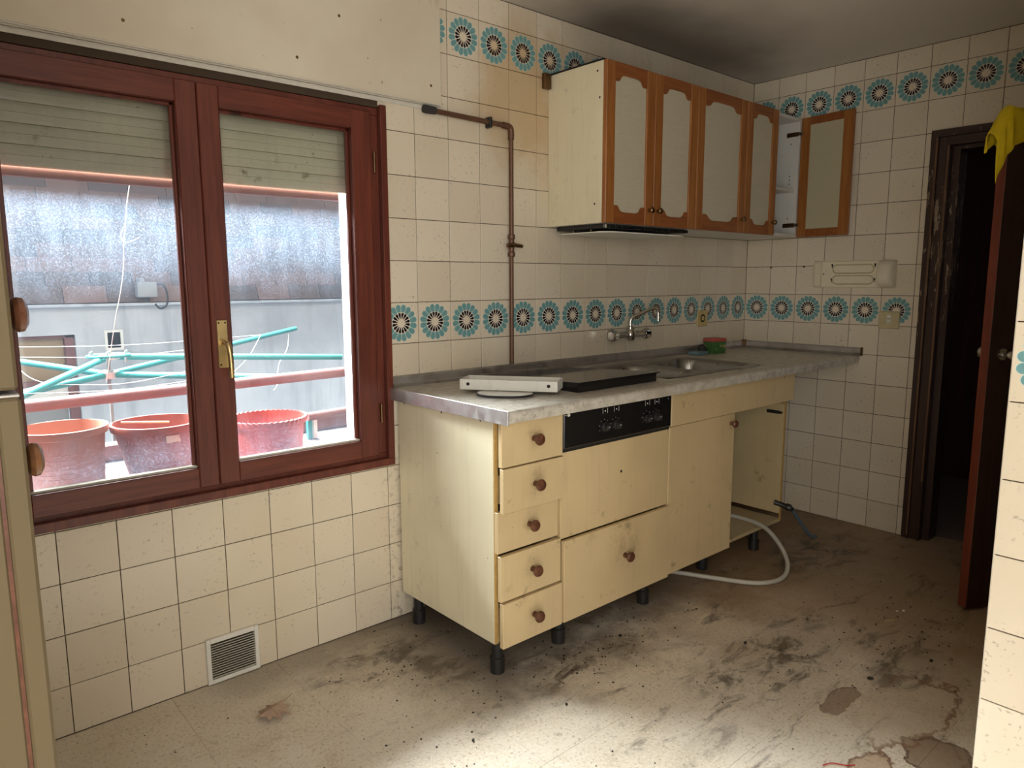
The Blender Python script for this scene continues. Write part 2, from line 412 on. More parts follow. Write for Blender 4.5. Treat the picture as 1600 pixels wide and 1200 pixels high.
def box(name, lo, hi, mat, parent=None, bev=.0015, local=False, seg=1):
    bm = bmesh.new(); add_box(bm, lo, hi, bev, seg); return bm_obj(name, bm, mat, parent, local, smooth=seg > 1)
def boxes(name, lst, mat, parent=None, bev=.001, local=False):
    bm = bmesh.new()
    for lo, hi in lst: add_box(bm, lo, hi, bev)
    return bm_obj(name, bm, mat, parent, local)
def add_prism(bm, pts, d0, d1, axis='y', bev=0):
    """polygon pts (a,b) extruded along axis"""
    def co(a, b, d): return {'y': (a, d, b), 'x': (d, a, b), 'z': (a, b, d)}[axis]
    v0 = [bm.verts.new(co(a, b, d0)) for a, b in pts]; v1 = [bm.verts.new(co(a, b, d1)) for a, b in pts]
    n = len(pts)
    bm.faces.new(v0); bm.faces.new(v1[::-1])
    for i in range(n): bm.faces.new((v0[i], v1[i], v1[(i + 1) % n], v0[(i + 1) % n]))
def prism(name, pts, d0, d1, axis, mat, parent=None, local=False):
    bm = bmesh.new(); add_prism(bm, pts, d0, d1, axis); return bm_obj(name, bm, mat, parent, local)
def add_lathe(bm, prof, c=(0, 0, 0), axis=(0, 0, 1), n=20, fn=None):
    """prof: (radius, height) pairs along axis"""
    q = Vector((0, 0, 1)).rotation_difference(Vector(axis).normalized())
    c = Vector(c); rings = []
    for r, h in prof:
        ring = []
        for i in range(n):
            a = 2 * PI * i / n
            rr, hh = (r, h) if fn is None else fn(r, h, a)
            ring.append(bm.verts.new(c + q @ Vector((rr * math.cos(a), rr * math.sin(a), hh))))
        rings.append(ring)
    for a, b in zip(rings, rings[1:]):
        for i in range(n): bm.faces.new((a[i], a[(i + 1) % n], b[(i + 1) % n], b[i]))
    if prof[0][0] > 1e-5: bm.faces.new(rings[0][::-1])
    if prof[-1][0] > 1e-5: bm.faces.new(rings[-1])
def lathe(name, prof, c, axis, mat, parent=None, n=20, local=False, fn=None):
    bm = bmesh.new(); add_lathe(bm, prof, c, axis, n, fn)
    bmesh.ops.remove_doubles(bm, verts=bm.verts, dist=1e-5)
    return bm_obj(name, bm, mat, parent, local, smooth=True)
def crom(pts, k=6):
    pts = [Vector(p) for p in pts]
    if len(pts) < 3 or k < 2: return pts
    P = [pts[0] * 2 - pts[1]] + pts + [pts[-1] * 2 - pts[-2]]; out = []
    for i in range(1, len(P) - 2):
        a, b, c, d = P[i - 1:i + 3]
        for j in range(k):
            t = j / k
            out.append(.5 * ((2 * b) + (c - a) * t + (2 * a - 5 * b + 4 * c - d) * t * t + (3 * b - a - 3 * c + d) * t ** 3))
    out.append(pts[-1]); return out
def add_tube(bm, pts, r, n=10, k=1):
    pts = crom(pts, k) if k > 1 else [Vector(p) for p in pts]
    t = (pts[1] - pts[0]).normalized()
    u = t.orthogonal().normalized(); rings = []
    for i, p in enumerate(pts):
        if i == 0: tn = (pts[1] - pts[0])
        elif i == len(pts) - 1: tn = pts[-1] - pts[-2]
        else: tn = (pts[i + 1] - p).normalized() + (p - pts[i - 1]).normalized()
        tn.normalize()
        u = (u - tn * u.dot(tn)).normalized(); w = tn.cross(u)
        rr = r(i / (len(pts) - 1)) if callable(r) else r
        rings.append([bm.verts.new(p + (u * math.cos(2 * PI * j / n) + w * math.sin(2 * PI * j / n)) * rr) for j in range(n)])
    for a, b in zip(rings, rings[1:]):
        for j in range(n): bm.faces.new((a[j], a[(j + 1) % n], b[(j + 1) % n], b[j]))
    bm.faces.new(rings[0][::-1]); bm.faces.new(rings[-1])
def tube(name, pts, r, mat, parent=None, n=10, k=1, local=False):
    bm = bmesh.new(); add_tube(bm, pts, r, n, k); return bm_obj(name, bm, mat, parent, local, smooth=True)
def copy_to(o, loc, parent=None):
    c = o.copy(); COL.objects.link(c); c.location = loc; c.parent = parent; return c

# ------------------------------------------------------------------ the room
BZ = 1.047      # height of the lower edge of the flower band: tile rows are counted from it
T = .15
CEIL = 2.347
_tm = {}
def tile_mesh(w, h, kind):
    key = (round(w, 4), round(h, 4), kind)
    if key not in _tm:
        bm = bmesh.new(); g = .0012; b = .0008
        x, z = w / 2 - g, h / 2 - g
        f = [bm.verts.new((sx * (x - b), 0, sz * (z - b))) for sx, sz in ((-1, -1), (1, -1), (1, 1), (-1, 1))]
        e = [bm.verts.new((sx * x, b * .8, sz * z)) for sx, sz in ((-1, -1), (1, -1), (1, 1), (-1, 1))]
        k = [bm.verts.new((sx * x, .0030, sz * z)) for sx, sz in ((-1, -1), (1, -1), (1, 1), (-1, 1))]
        bm.faces.new(f)
        for i in range(4):
            j = (i + 1) % 4
            bm.faces.new((f[i], e[i], e[j], f[j])); bm.faces.new((e[i], k[i], k[j], e[j]))
        bmesh.ops.recalc_face_normals(bm, faces=bm.faces)
        me = bpy.data.meshes.new('tile'); bm.to_mesh(me); bm.free()
        me.materials.append(M['flower' if kind else 'tile']); _tm[key] = me
    return _tm[key]
def lay_tile(parent, a0, a1, z0, z1, plane, row):
    """plane: ('back', y) faces -y, a is x; ('right', x) faces -x, a is -y"""
    kind = row in (0, 7) and (a1 - a0) > .149 and (z1 - z0) > .149
    me = tile_mesh(a1 - a0, z1 - z0, kind)
    jit = random.uniform(-.0005, .0004)
    o = bpy.data.objects.new('tile', me); COL.objects.link(o); o.parent = parent
    if plane[0] == 'back': w = Vector(((a0 + a1) / 2, plane[1] + jit, (z0 + z1) / 2))
    else: w = Vector((plane[1] + jit, -(a0 + a1) / 2, (z0 + z1) / 2)); o.rotation_euler = (0, 0, -PI / 2)
    if kind: o.rotation_euler = (0, 0, o.rotation_euler[2])
    o.location = w - wl(parent)
    return o
def row_span(r): return max(.001, BZ + T * r), min(CEIL - .002, BZ + T * (r + 1))
G = .0026   # grout face behind tile face

# floor
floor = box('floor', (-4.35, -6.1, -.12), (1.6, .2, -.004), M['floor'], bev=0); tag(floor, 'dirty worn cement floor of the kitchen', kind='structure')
fs = .33; _fm = {}
for i in range(-6, 9):
    for j in range(-7, 2):
        x0, x1 = -2.53 + i * fs, -2.53 + (i + 1) * fs; y0, y1 = -.322 + j * fs, -.322 + (j + 1) * fs
        x0, x1, y0, y1 = max(x0, -4.25), min(x1, .1), max(y0, -2.6), min(y1, 0)
        if x1 - x0 < .02 or y1 - y0 < .02: continue
        key = (round(x1 - x0, 4), round(y1 - y0, 4))
        if key not in _fm:
            bm = bmesh.new(); a, b, g = key[0] / 2 - .0003, key[1] / 2 - .0003, .0003
            add_box(bm, (-a, -b, -.006), (a, b, 0), g)
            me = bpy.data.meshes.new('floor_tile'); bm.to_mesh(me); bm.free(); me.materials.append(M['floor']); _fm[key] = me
        o = bpy.data.objects.new('floor_tile', _fm[key]); COL.objects.link(o); o.parent = floor
        o.location = Vector(((x0 + x1) / 2, (y0 + y1) / 2, random.uniform(-.0002, 0))) - wl(floor)

ceiling = box('ceiling', (-4.4, -6.2, CEIL), (.1, .25, CEIL + .12), M['ceil'], bev=0); tag(ceiling, 'plain ceiling with a darker patch by the window wall', kind='structure')

# back wall with the window opening
WX0, WX1, WZ0, WZ1 = -3.62, -2.395, .625, 1.865
wall_back = boxes('wall_back', [((-4.35, G, 0), (WX0, .205, CEIL)), ((WX1, G, 0), (.1, .205, CEIL)), ((WX0, G, 0), (WX1, .205, WZ0)), ((WX0, G, WZ1), (WX1, .205, CEIL))], M['grout'], bev=0)
tag(wall_back, 'cream tiled window wall with a band of blue flower tiles', kind='structure')
for r in range(-7, 9):
    z0, z1 = row_span(r)
    for k in range(-28, 0):
        a0, a1 = k * T, (k + 1) * T
        if a1 > WX0 and a0 < -2.40 and z1 > WZ0 and z0 < WZ1:         # beside or above the window opening
            if z0 < WZ0 and z1 - WZ0 > .0: 
                lay_tile(wall_back, a0, a1, z0, WZ0, ('back', 0), r) if WZ0 - z0 > .01 else None
            if a0 < WX0 - .02: lay_tile(wall_back, a0, WX0 - .01, max(z0, WZ0), z1, ('back', 0), r)
            continue
        if a1 < -2.36 and z0 > 1.87: continue                         # behind the shutter box
        if a0 > -2.3 and z1 < .885: continue                          # hidden behind the units
        if a1 < -2.15 and z0 > 1.91: continue
        lay_tile(wall_back, a0, a1, z0, z1, ('back', 0), r)

# right wall with the doorway
DY0, DY1, DZ = -1.02, -1.80, 1.87
wall_right = boxes('wall_right', [((G, DY0 + .03, 0), (.12, .1, CEIL)), ((G, -1.86, DZ + .03), (.12, DY0 + .03, CEIL))], M['grout'], bev=0)
tag(wall_right, 'cream tiled end wall with flower band and doorway', kind='structure')
for r in range(-7, 9):
    z0, z1 = row_span(r)
    for j in range(0, 13):
        a0, a1 = j * T, min((j + 1) * T, 1.85)
        if a1 - a0 < .02: continue
        if a0 > .89 and z0 < 1.945:
            if a0 < .95: lay_tile(wall_right, a0, .95, z0, z1, ('right', 0), r)
            if z1 > 1.955: lay_tile(wall_right, max(a0, .95), a1, 1.945, z1, ('right', 0), r)
            continue
        lay_tile(wall_right, a0, a1, z0, z1, ('right', 0), r)

# return wall and the near wall whose tiled end shows at the right
wall_near = box('wall_near', (-2.174 + G, -6.0, 0), (-1.95, -1.856, CEIL), M['grout'], bev=.002); tag(wall_near, 'cream tiled wall corner close by at the right edge', kind='structure')
box('wall_return', (-1.95, -2.0, 0), (.12, -1.858, CEIL), M['wallpaint'], bev=0)['kind'] = 'structure'
bpy.data.objects['wall_return']['label'] = 'painted return wall beside the open door'
for r in range(-7, 9):
    z0, z1 = row_span(r)
    for j in range(0, 5):
        lay_tile(wall_near, 1.853 + j * T, 1.853 + (j + 1) * T, z0, z1, ('right', -2.174), r)
ed = boxes('tile_edge', [((-2.1735, -1.8565, .001), (-2.155, -1.8532, CEIL - .001))], M['plaster'], wall_near, bev=.001)

wall_left = boxes('wall_left', [((-4.40, -2.37, 0), (-4.27, .1, CEIL)), ((-4.40, -6.1, 0), (-4.27, -3.33, CEIL)), ((-4.40, -3.33, 2.13), (-4.27, -2.37, CEIL))], M['wallpaint'], bev=0); tag(wall_left, 'cream wall behind the tall cabinet', kind='structure')
wall_front = boxes('wall_front', [((-4.40, -6.12, 0), (-3.88, -6.0, CEIL)), ((-2.72, -6.12, 0), (-1.9, -6.0, CEIL)), ((-3.88, -6.12, 2.18), (-2.72, -6.0, CEIL))], M['wallpaint'], bev=0); tag(wall_front, 'cream wall behind the viewer', kind='structure')

# dark hall beyond the doorway
hall = boxes('wall_hall', [((1.40, -2.6, 0), (1.5, .1, CEIL)), ((.12, -.55, 0), (1.40, -.45, CEIL)), ((.12, -2.6, 0), (1.40, -2.5, 1.95)), ((.12, -2.5, CEIL - .05), (1.40, -.55, CEIL + .05)), ((.12, -2.5, 0), (.125, -1.86, CEIL))], M['corr'], bev=0)  # end wall stops short, a gap added to let sky light in
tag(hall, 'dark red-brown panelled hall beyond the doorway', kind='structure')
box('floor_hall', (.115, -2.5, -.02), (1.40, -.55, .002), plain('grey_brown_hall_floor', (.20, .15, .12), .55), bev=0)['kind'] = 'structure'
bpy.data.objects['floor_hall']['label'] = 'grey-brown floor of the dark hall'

# ------------------------------------------------------------------ window_1
win = boxes('window_1', [((-2.400, -.018, .6322), (-2.376, .0045, 1.872)), ((-3.645, -.018, .6322), (-3.60, .0045, 1.872)),
                         ((-3.645, -.018, .605), (-2.376, .0045, .632)),
                         ((-2.440, .006, .6502), (-2.397, .075, 1.8378)), ((-3.61, .006, .6502), (-3.57, .075, 1.8378)),
                         ((-3.61, .006, .626), (-2.397, .075, .650)), ((-3.61, .006, 1.838), (-2.397, .075, 1.864))], M['redwoodv'], bev=.002)
tag(win, 'red-stained wooden window with two casements', kind='structure')
def sash(x0, x1, gx0, gx1):
    z0, z1, gz0, gz1 = .647, 1.845, .710, 1.783
    yf, yb = -.010, .046
    bm = bmesh.new()
    add_box(bm, (x0, yf, z0), (gx0, yb, z1), .003); add_box(bm, (gx1, yf, z0), (x1, yb, z1), .003)
    s = bm_obj('sash', bm, M['redwoodv'], win)
    bm = bmesh.new()
    add_box(bm, (gx0, yf + .0006, z0), (gx1, yb, gz0), .002); add_box(bm, (gx0, yf + .0006, gz1), (gx1, yb, z1), .002)
    bm_obj('sash_rail', bm, M['redwood'], win)
    bd = boxes('glazing_bead', [((gx0, .016, gz0), (gx0 + .010, .030, gz1)), ((gx1 - .010, .016, gz0), (gx1, .030, gz1)), ((gx0, .016, gz1 - .010), (gx1, .030, gz1))], M['redwoodv'], s, bev=.002)
    boxes('putty_sill', [((gx0, .004, gz0), (gx1, .030, gz0 + .007))], M['plaster'], s, bev=.002)
    box('glass_pane', (gx0 - .004, .031, gz0 - .004), (gx1 + .004, .035, gz1 + .004), M['glass'], s, bev=0)
    return s
sL = sash(-3.568, -3.0065, -3.497, -3.066)
sR = sash(-3.0045, -2.436, -2.943, -2.507)
# espagnolette handle
hp = box('handle_plate', (-2.989, -.014, 1.012), (-2.958, -.009, 1.158), M['brass'], sR, bev=.001)
for zz, xx in ((1.150, -2.983), (1.150, -2.964), (1.022, -2.983)):
    lathe('screw', [(.0028, 0), (.0028, .0012), (.0, .0013)], (xx, -.014, zz), (0, -1, 0), M['dark'], sR, 10)
tube('handle_lever', [(-2.974, -.012, 1.088), (-2.974, -.040, 1.090), (-2.971, -.052, 1.082), (-2.968, -.055, 1.05), (-2.967, -.055, 1.01), (-2.967, -.055, .985)], lambda f: .0095 - .002 * f, M['brass'], sR, 10, 4)
for zz in (.80, 1.68):
    tube('hinge', [(-2.418, .000, zz - .035), (-2.418, .000, zz + .035)], .005, M['bronze'], win, 10)

# plaster strip and shutter box board above the window
box('trim_1', (-4.3, -.006, 1.886), (-2.165, .0, 1.902), M['plaster'], bev=.002)['kind'] = 'structure'  # stops above the frame so bare dark grout stands in for deep shadow
bpy.data.objects['trim_1']['label'] = 'rough plaster strip under the shutter box board'
bm = bmesh.new(); add_box(bm, (-4.26, -.030, 1.9045), (-2.150, -.001, CEIL - .001), .002)
sb = bm_obj('shutter_box_board', bm, M['board']); tag(sb, 'cream painted board covering the shutter box above the window', 'panel')
boxes('edge_trim', [((-4.26, -.0315, 1.9015), (-2.150, -.028, 1.9050)), ((-4.26, -.016, 1.9000), (-2.150, -.012, 1.9045))], M['plaster'], sb, bev=0)
for sx, sz in ((-3.19, 1.965), (-2.70, 1.965), (-2.195, 1.965), (-2.55, 2.12), (-3.3, 2.03)):
    lathe('nail_hole', [(.005, 0), (.004, .0010), (0, .0012)], (sx, -.0302, sz), (0, -1, 0), M['bronze'], sb, 8)

# roller shutter outside
sh = empty('roller_shutter', (-3.0, .10, 1.58), 'grimy cream roller shutter half lowered outside the window', 'shutter')
def slat_mesh():
    prof = [(0, .0), (-.005, .0015), (-.0062, .010), (-.0066, .0262), (-.0052, .0272), (-.0066, .0282), (-.0062, .046), (-.0045, .0535), (0, .0545), (.004, .0545), (.004, -.001)]
    bm = bmesh.new(); add_prism(bm, prof, -.575, .575, 'x'); bmesh.ops.recalc_face_normals(bm, faces=bm.faces)
    me = bpy.data.meshes.new('slat'); bm.to_mesh(me); bm.free(); me.materials.append(M['shut']); return me
slm = slat_mesh()
for i in range(7):
    link('slat', slm, None, (-3.022, .10, 1.580 + i * .0545), sh)
box('bottom_rail', (-3.595, .110, 1.5535), (-2.50, .124, 1.582), M['railpaint'], sh, bev=.002)

# window reveal and ledge outside
box('trim_2', (-2.452, .078, .60), (-2.396, .204, 1.90), M['exterior'], bev=.003)['kind'] = 'structure'
bpy.data.objects['trim_2']['label'] = 'white pebbledash window reveal outside'
box('trim_3', (-3.61, .076, .6255), (-2.397, .2055, .640), M['render'], bev=.002)['kind'] = 'structure'
bpy.data.objects['trim_3']['label'] = 'cement sill outside under the casements'
ledge = boxes('ledge', [((-3.9, .206, .585), (-2.2, .62, .640))], plain('pale_cement_ledge', (.075, .058, .056), .9, var=.2, sc=12), bev=.004)
tag(ledge, 'pale cement planter ledge outside the window', 'ledge')
boxes('coping', [((-3.9, .58, .640), (-2.2, .64, .700))], M['railpaint'], ledge, bev=.004)

# ------------------------------------------------------------------ base units
def knob(parent, x, y, z, mat=None, s=1.12, axis=(0, -1, 0), name='knob'):
    return lathe(name, [(.0085 * s, 0), (.0080 * s, .007 * s), (.0070 * s, .012 * s), (.0115 * s, .017 * s), (.0165 * s, .022 * s), (.0175 * s, .027 * s), (.0145 * s, .032 * s), (.007 * s, .0345 * s), (0, .035 * s)],
                 (x, y, z), axis, mat or M['knobwood'], parent, 20)
def foot(parent, x, y):
    return lathe('leg', [(.024, 0), (.024, .052), (.019, .054), (.019, .108)], (x, y, 0), (0, 0, 1), M['black'], parent, 16)
dc = empty('drawer_cabinet', (-2.22, -.3, 0), 'cream drawer cabinet with five small drawers under the worktop end', 'cabinet')
box('side_panel', (-2.360, -.562, .107), (-2.343, -.02, .850), M['lams'], dc)
box('side_panel', (-2.106, -.562, .107), (-2.089, -.02, .850), M['lam'], dc)
box('raw_edge', (-2.3595, -.5645, .108), (-2.3435, -.5622, .849), M['chip'], dc, bev=0)
box('bottom_panel', (-2.343, -.56, .107), (-2.106, -.02, .123), M['lamin'], dc)
box('back_panel', (-2.343, -.024, .123), (-2.106, -.02, .85), M['lamin'], dc)
dz = [(.700, .846, -.600, 0), (.553, .696, -.604, .002), (.417, .553, -.581, -.002), (.259, .410, -.594, 0), (.104, .254, -.602, .001)]
for z0, z1, yf, dx in dz:
    d = box('drawer', (-2.357 + dx, yf, z0), (-2.0905 + dx, yf + .017, z1), M['lam'], dc, bev=.0012)
    box('drawer_box', (-2.335, yf + .0172, z0 + .02), (-2.110, -.08, z1 - .03), M['lamin'], d)
    knob(d, -2.222 + dx, yf, (z0 + z1) / 2 + .004)
foot(dc, -2.335, -.546); foot(dc, -2.333, -.085)
for zz, yy in ((.838, -.06), (.838, -.50), (.835, -.29)):
    lathe('screw_hole', [(.004, 0), (.003, .0007), (0, .0008)], (-2.3602, yy, zz), (-1, 0, 0), M['dark'], dc, 10)

ck = empty('cooker_cabinet', (-1.79, -.3, 0), 'cream cooker cabinet with black control panel and deep drawer', 'cabinet')
boxes('body', [((-2.087, -.56, .107), (-2.071, -.02, .85)), ((-1.511, -.56, .107), (-1.495, -.02, .85)), ((-2.071, -.56, .107), (-1.511, -.02, .123)), ((-2.071, -.026, .123), (-1.511, -.02, .80))], M['lamin'], ck)
cp = box('control_panel', (-2.085, -.600, .717), (-1.499, -.565, .846), M['blackg'], ck, bev=.003)
boxes('panel_lip', [((-2.085, -.592, .704), (-1.499, -.57, .7165))], M['dark'], ck)
for kx in (-1.885, -1.825, -1.650, -1.594):
    lathe('control_knob', [(.019, 0), (.018, .009), (.0125, .012), (.0115, .024), (.0095, .0265), (0, .0268)], (kx, -.600, .768), (0, -1, 0), M['black'], cp, 20)
    lathe('pointer', [(.0022, 0), (.0018, .0010), (0, .0011)], (kx - .003, -.627, .770), (0, -1, 0), M['whitemark'], cp, 8)
mk = []
for kx in (-1.885, -1.825, -1.650, -1.594):
    x = kx + .004
    mk += [((x - .013, -.6004, .815), (x - .0118, -.5995, .833)), ((x + .0118, -.6004, .815), (x + .013, -.5995, .833)), ((x - .0025, -.6004, .821), (x + .0025, -.5995, .8255))]
mk += [((-1.522, -.6004, .826), (-1.519, -.5995, .829))]
for kx in (-1.885, -1.825, -1.650, -1.594):
    for q in range(7):
        a = -PI * .15 + q * PI * 1.3 / 6; x, z = kx + .026 * math.cos(a), .768 + .026 * math.sin(a)
        mk.append(((x - .0009, -.6004, z - .0009), (x + .0009, -.5995, z + .0009)))
boxes('control_marks', mk, M['whitemark'], cp, bev=0)['kind'] = 'stuff'
tube('screw', [(-2.085, -.603, .833), (-2.068, -.603, .833)], .0022, M['alu'], cp, 8)
lathe('screw_head', [(.0055, 0), (.0065, .003), (.004, .006), (0, .0062)], (-2.066, -.600, .833), (0, -1, 0), M['white'], cp, 12)
up = box('upper_front', (-2.086, -.588, .402), (-1.498, -.571, .706), M['lam'], ck, bev=.001)
lathe('knob_hole', [(.0055, 0), (.004, .0008), (0, .001)], (-1.775, -.5882, .585), (0, -1, 0), M['dark'], up, 10)
dd = box('drawer', (-2.083, -.604, .105), (-1.4955, -.587, .397), M['lam'], ck, bev=.0012)
knob(dd, -1.765, -.604, .268)
box('drawer_box', (-2.06, -.5865, .13), (-1.52, -.10, .36), M['lamin'], dd)
foot(ck, -2.045, -.54); foot(ck, -1.57, -.54); foot(ck, -1.55, -.1)

sk = empty('sink_cabinet', (-1.02, -.3, 0), 'cream sink cabinet with one door and an open doorless side', 'cabinet')
box('apron', (-1.494, -.600, .713), (-.540, -.583, .846), M['lam'], sk, bev=.001)
sd = box('door', (-1.490, -.590, .104), (-1.030, -.573, .7085), M['lam'], sk, bev=.0012)
knob(sd, -1.062, -.590, .668, s=.95)
sp = box('side_panel', (-.562, -.566, .150), (-.545, -.02, .850), M['lamin'], sk)
box('raw_edge', (-.5618, -.5685, .115), (-.5452, -.5662, .712), M['chip'], sk, bev=0)
box('side_panel', (-1.4925, -.566, .115), (-1.476, -.02, .850), M['lamin'], sk)
box('bottom_shelf', (-1.476, -.566, .108), (-.546, -.02, .124), M['lamin'], sk)
box('back_panel', (-1.476, -.03, .124), (-.562, -.02, .850), M['lamin'], sk)
box('hinge', (-.569, -.545, .640), (-.5625, -.480, .656), M['black'], sk, bev=.001)
box('hinge_tip', (-.569, -.562, .642), (-.5625, -.546, .654), M['chrome'], sk, bev=.001)
foot(sk, -.72, -.53); foot(sk, -1.1, -.50); foot(sk, -.62, -.1); foot(sk, -1.44, -.12)

# ------------------------------------------------------------------ worktop
wt = empty('worktop', (-1.2, -.33, .852), 'long speckled grey worktop with aluminium end strip', 'worktop')
TZ, TB, FY = .890, .853, -.665
SX0, SX1, SY0, SY1 = -1.445, -.735, -.545, -.085
def top_prof(y1):   # rounded front nose, y from FY to y1
    pts = [(y1, TB), (FY + .004, TB)]
    for i in range(0, 7):
        a = PI + (PI / 2) * (-1 + 0) ; th = PI - i * (PI / 2) / 6
        pts.append((FY + .014 + .014 * math.cos(th), TZ - .014 + .014 * math.sin(th)))
    pts.append((y1, TZ)); return pts
bm = bmesh.new()
add_prism(bm, top_prof(SY0), -2.383, -.0005, 'x')
add_box(bm, (-2.383, SY0, TB), (SX0, -.0005, TZ)); add_box(bm, (SX1, SY0, TB), (-.0005, -.0005, TZ)); add_box(bm, (SX0, SY1, TB), (SX1, -.0005, TZ))
bm_obj('top', bm, M['counter'], wt)
box('end_strip', (-2.388, FY - .001, TB - .006), (-2.3832, -.001, TZ + .002), M['alu'], wt, bev=.0012)
ups = [(0, TZ), (-.014, TZ), (-.016, TZ + .010), (-.010, TZ + .013), (-.008, TZ + .034), (-.004, TZ + .040), (0, TZ + .041)]
bm = bmesh.new(); add_prism(bm, ups, -2.372, -.001, 'x'); bm_obj('upstand', bm, M['alu'], wt)
bm = bmesh.new(); add_prism(bm, ups, .012, .672, 'x')
bmesh.ops.rotate(bm, verts=bm.verts, cent=(0, 0, 0), matrix=Matrix.Rotation(-PI / 2, 3, 'Z')); bm_obj('upstand', bm, M['alu'], wt)
box('corner_cap', (-.022, -.022, TZ), (-.0005, -.0005, TZ + .045), M['bronze'], wt, bev=.003)
box('end_cap', (-.018, -.680, TZ), (-.0005, -.672, TZ + .043), M['bronze'], wt, bev=.002)

# sink
def sink():
    nx, ny = 96, 64; bm = bmesh.new(); g = []
    x0, x1, y0, y1 = SX0 - .012, SX1 + .012, SY0 - .012, SY1 + .012
    hx, hy, cx, cy, R = (x1 - x0) / 2, (y1 - y0) / 2, (x0 + x1) / 2, (y0 + y1) / 2, .09
    def ss(a, b, v):
        t = min(1, max(0, (v - a) / (b - a))); return t * t * (3 - 2 * t)
    def bowl(x, y, bx0, bx1, by0, by1, dep, r):
        ux, uy = (bx1 - bx0) / 2, (by1 - by0) / 2
        qx, qy = abs(x - (bx0 + bx1) / 2) - ux + r, abs(y - (by0 + by1) / 2) - uy + r
        d = math.hypot(max(qx, 0), max(qy, 0)) + min(max(qx, qy), 0) - r
        return -dep * ss(.0, -.022, d) - .006 * ss(.01, .0, d)
    for j in range(ny + 1):
        v = -1 + 2 * j / ny; y = cy + v * hy
        e = max(0, abs(y - cy) - (hy - R)); w = hx - R + math.sqrt(max(0, R * R - e * e))
        row = []
        for i in range(nx + 1):
            u = -1 + 2 * i / nx; x = cx + u * w
            z = TZ + .004
            edge = min(w - abs(u) * w, hy - abs(v) * hy)
            z -= .003 * ss(.010, 0, edge)
            z += bowl(x, y, -1.135, -.765, -.515, -.135, .15, .09) + bowl(x, y, -1.425, -1.185, -.500, -.150, .12, .08)
            row.append(bm.verts.new((x, y, z)))
        g.append(row)
    for j in range(ny):
        for i in range(nx): 
            try: bm.faces.new((g[j][i], g[j][i + 1], g[j + 1][i + 1], g[j + 1][i]))
            except ValueError: pass
    return bm
s = bm_obj('sink', sink(), M['steel'], smooth=True); tag(s, 'dull stainless steel double sink set into the worktop', 'sink')
for bx, by, dep in ((-.95, -.325, .15), (-1.305, -.325, .12)):
    lathe('drain', [(.034, 0), (.034, .003), (.022, .0035), (.018, .001), (0, .001)], (bx, by, TZ + .0045 - dep - .006), (0, 0, 1), M['chrome'], s, 20)

# hob, lifted at its front edge
hb = empty('hob', (-1.78, -.31, TZ), 'black glass hob lying propped up at its front on the worktop', 'hob')
prism('body', [(-.552, TZ + .001), (-.070, TZ + .001), (-.070, TZ + .006), (-.552, TZ + .033)], -1.970, -1.535, 'x', M['blackg'], hb)
prism('glass_top', [(-.562, TZ + .0335), (-.060, TZ + .0065), (-.060, TZ + .0105), (-.562, TZ + .0375)], -1.974, -1.525, 'x', M['hob'], hb)

# enamel tray on the worktop
tr = empty('enamel_tray', (-2.121, -.377, TZ + .012), 'chipped white enamel tray standing on the worktop by the hob', 'tray', rz=math.radians(-54.5))
L, W, H = .343, .112, .036
boxes('tray_side', [((-L / 2, -W / 2, 0), (L / 2, -W / 2 + .003, H))], M['enamel'], tr, local=True)
boxes('tray_side', [((-L / 2, W / 2 - .003, 0), (L / 2, W / 2, H))], M['enamel'], tr, local=True)
boxes('tray_end', [((-L / 2, -W / 2 + .003, 0), (-L / 2 + .003, W / 2 - .003, H))], M['enamel'], tr, local=True)
boxes('tray_end', [((L / 2 - .003, -W / 2 + .003, 0), (L / 2, W / 2 - .003, H))], M['enamel'], tr, local=True)
boxes('tray_base', [((-L / 2 + .003, -W / 2 + .003, .0005), (L / 2 - .003, W / 2 - .003, .003))], M['enamel'], tr, local=True)
for xx in (-L / 2 + .03, L / 2 - .03):
    lathe('rubber_stud', [(.006, 0), (.0055, .0015), (0, .0018)], (xx, -W / 2, H * .55), (0, -1, 0), M['dark'], tr, 12, local=True)
for xx in (-.012, .012):
    lathe('bolt_hole', [(.004, 0), (.0035, .0008), (0, .001)], (-L / 2, xx, H * .5), (-1, 0, 0), M['bronze'], tr, 10, local=True)
# oval rubber-edged plate under the tray
pl = empty('oval_plate', (-2.188, -.420, TZ), 'white oval plate with a black rubber rim under the tray', 'plate', rz=math.radians(-54.5))
def stadium(l, w, n=10):
    out = []
    for sgn in (1, -1):
        for i in range(n + 1):
            a = -PI / 2 + PI * i / n
            out.append((sgn * (l / 2 - w / 2 + w / 2 * math.cos(a)), sgn * w / 2 * math.sin(a)))
    return out
prism('plate_face', stadium(.190, .148), .0005, .0095, 'z', M['enamel'], pl, local=True)
rim = [(a, b, .006) for a, b in stadium(.193, .151)]
tube('rubber_rim', rim + [rim[0]], .0042, M['black'], pl, 8, local=True)

# things by the sink
pk = empty('cleaning_box', (-.425, -.085, TZ), 'small green carton with a red lid in the worktop corner', 'box', rz=math.radians(-14))
box('carton', (-.047, -.035, .0005), (.047, .035, .062), M['pack'], pk, bev=.003, local=True, seg=2)
box('lid', (-.049, -.037, .062), (.049, .037, .080), M['packred'], pk, bev=.003, local=True, seg=2)
o = box('sponge', (-.055, -.033, 0), (.055, .033, .016), M['sponge'], bev=.004, seg=2); o.location = (-.555, -.075, TZ + .0085); o.rotation_euler = (0, 0, .12)
tag(o, 'flat blue sponge beside the green carton', 'sponge')
o = lathe('scourer', [(0, 0), (.016, .003), (.024, .012), (.026, .024), (.022, .036), (.012, .044), (0, .046)], (-.487, -.046, TZ + .0005), (0, 0, 1), M['scourer'], n=16)
tag(o, 'dark round scouring pad behind the sponge', 'scourer')

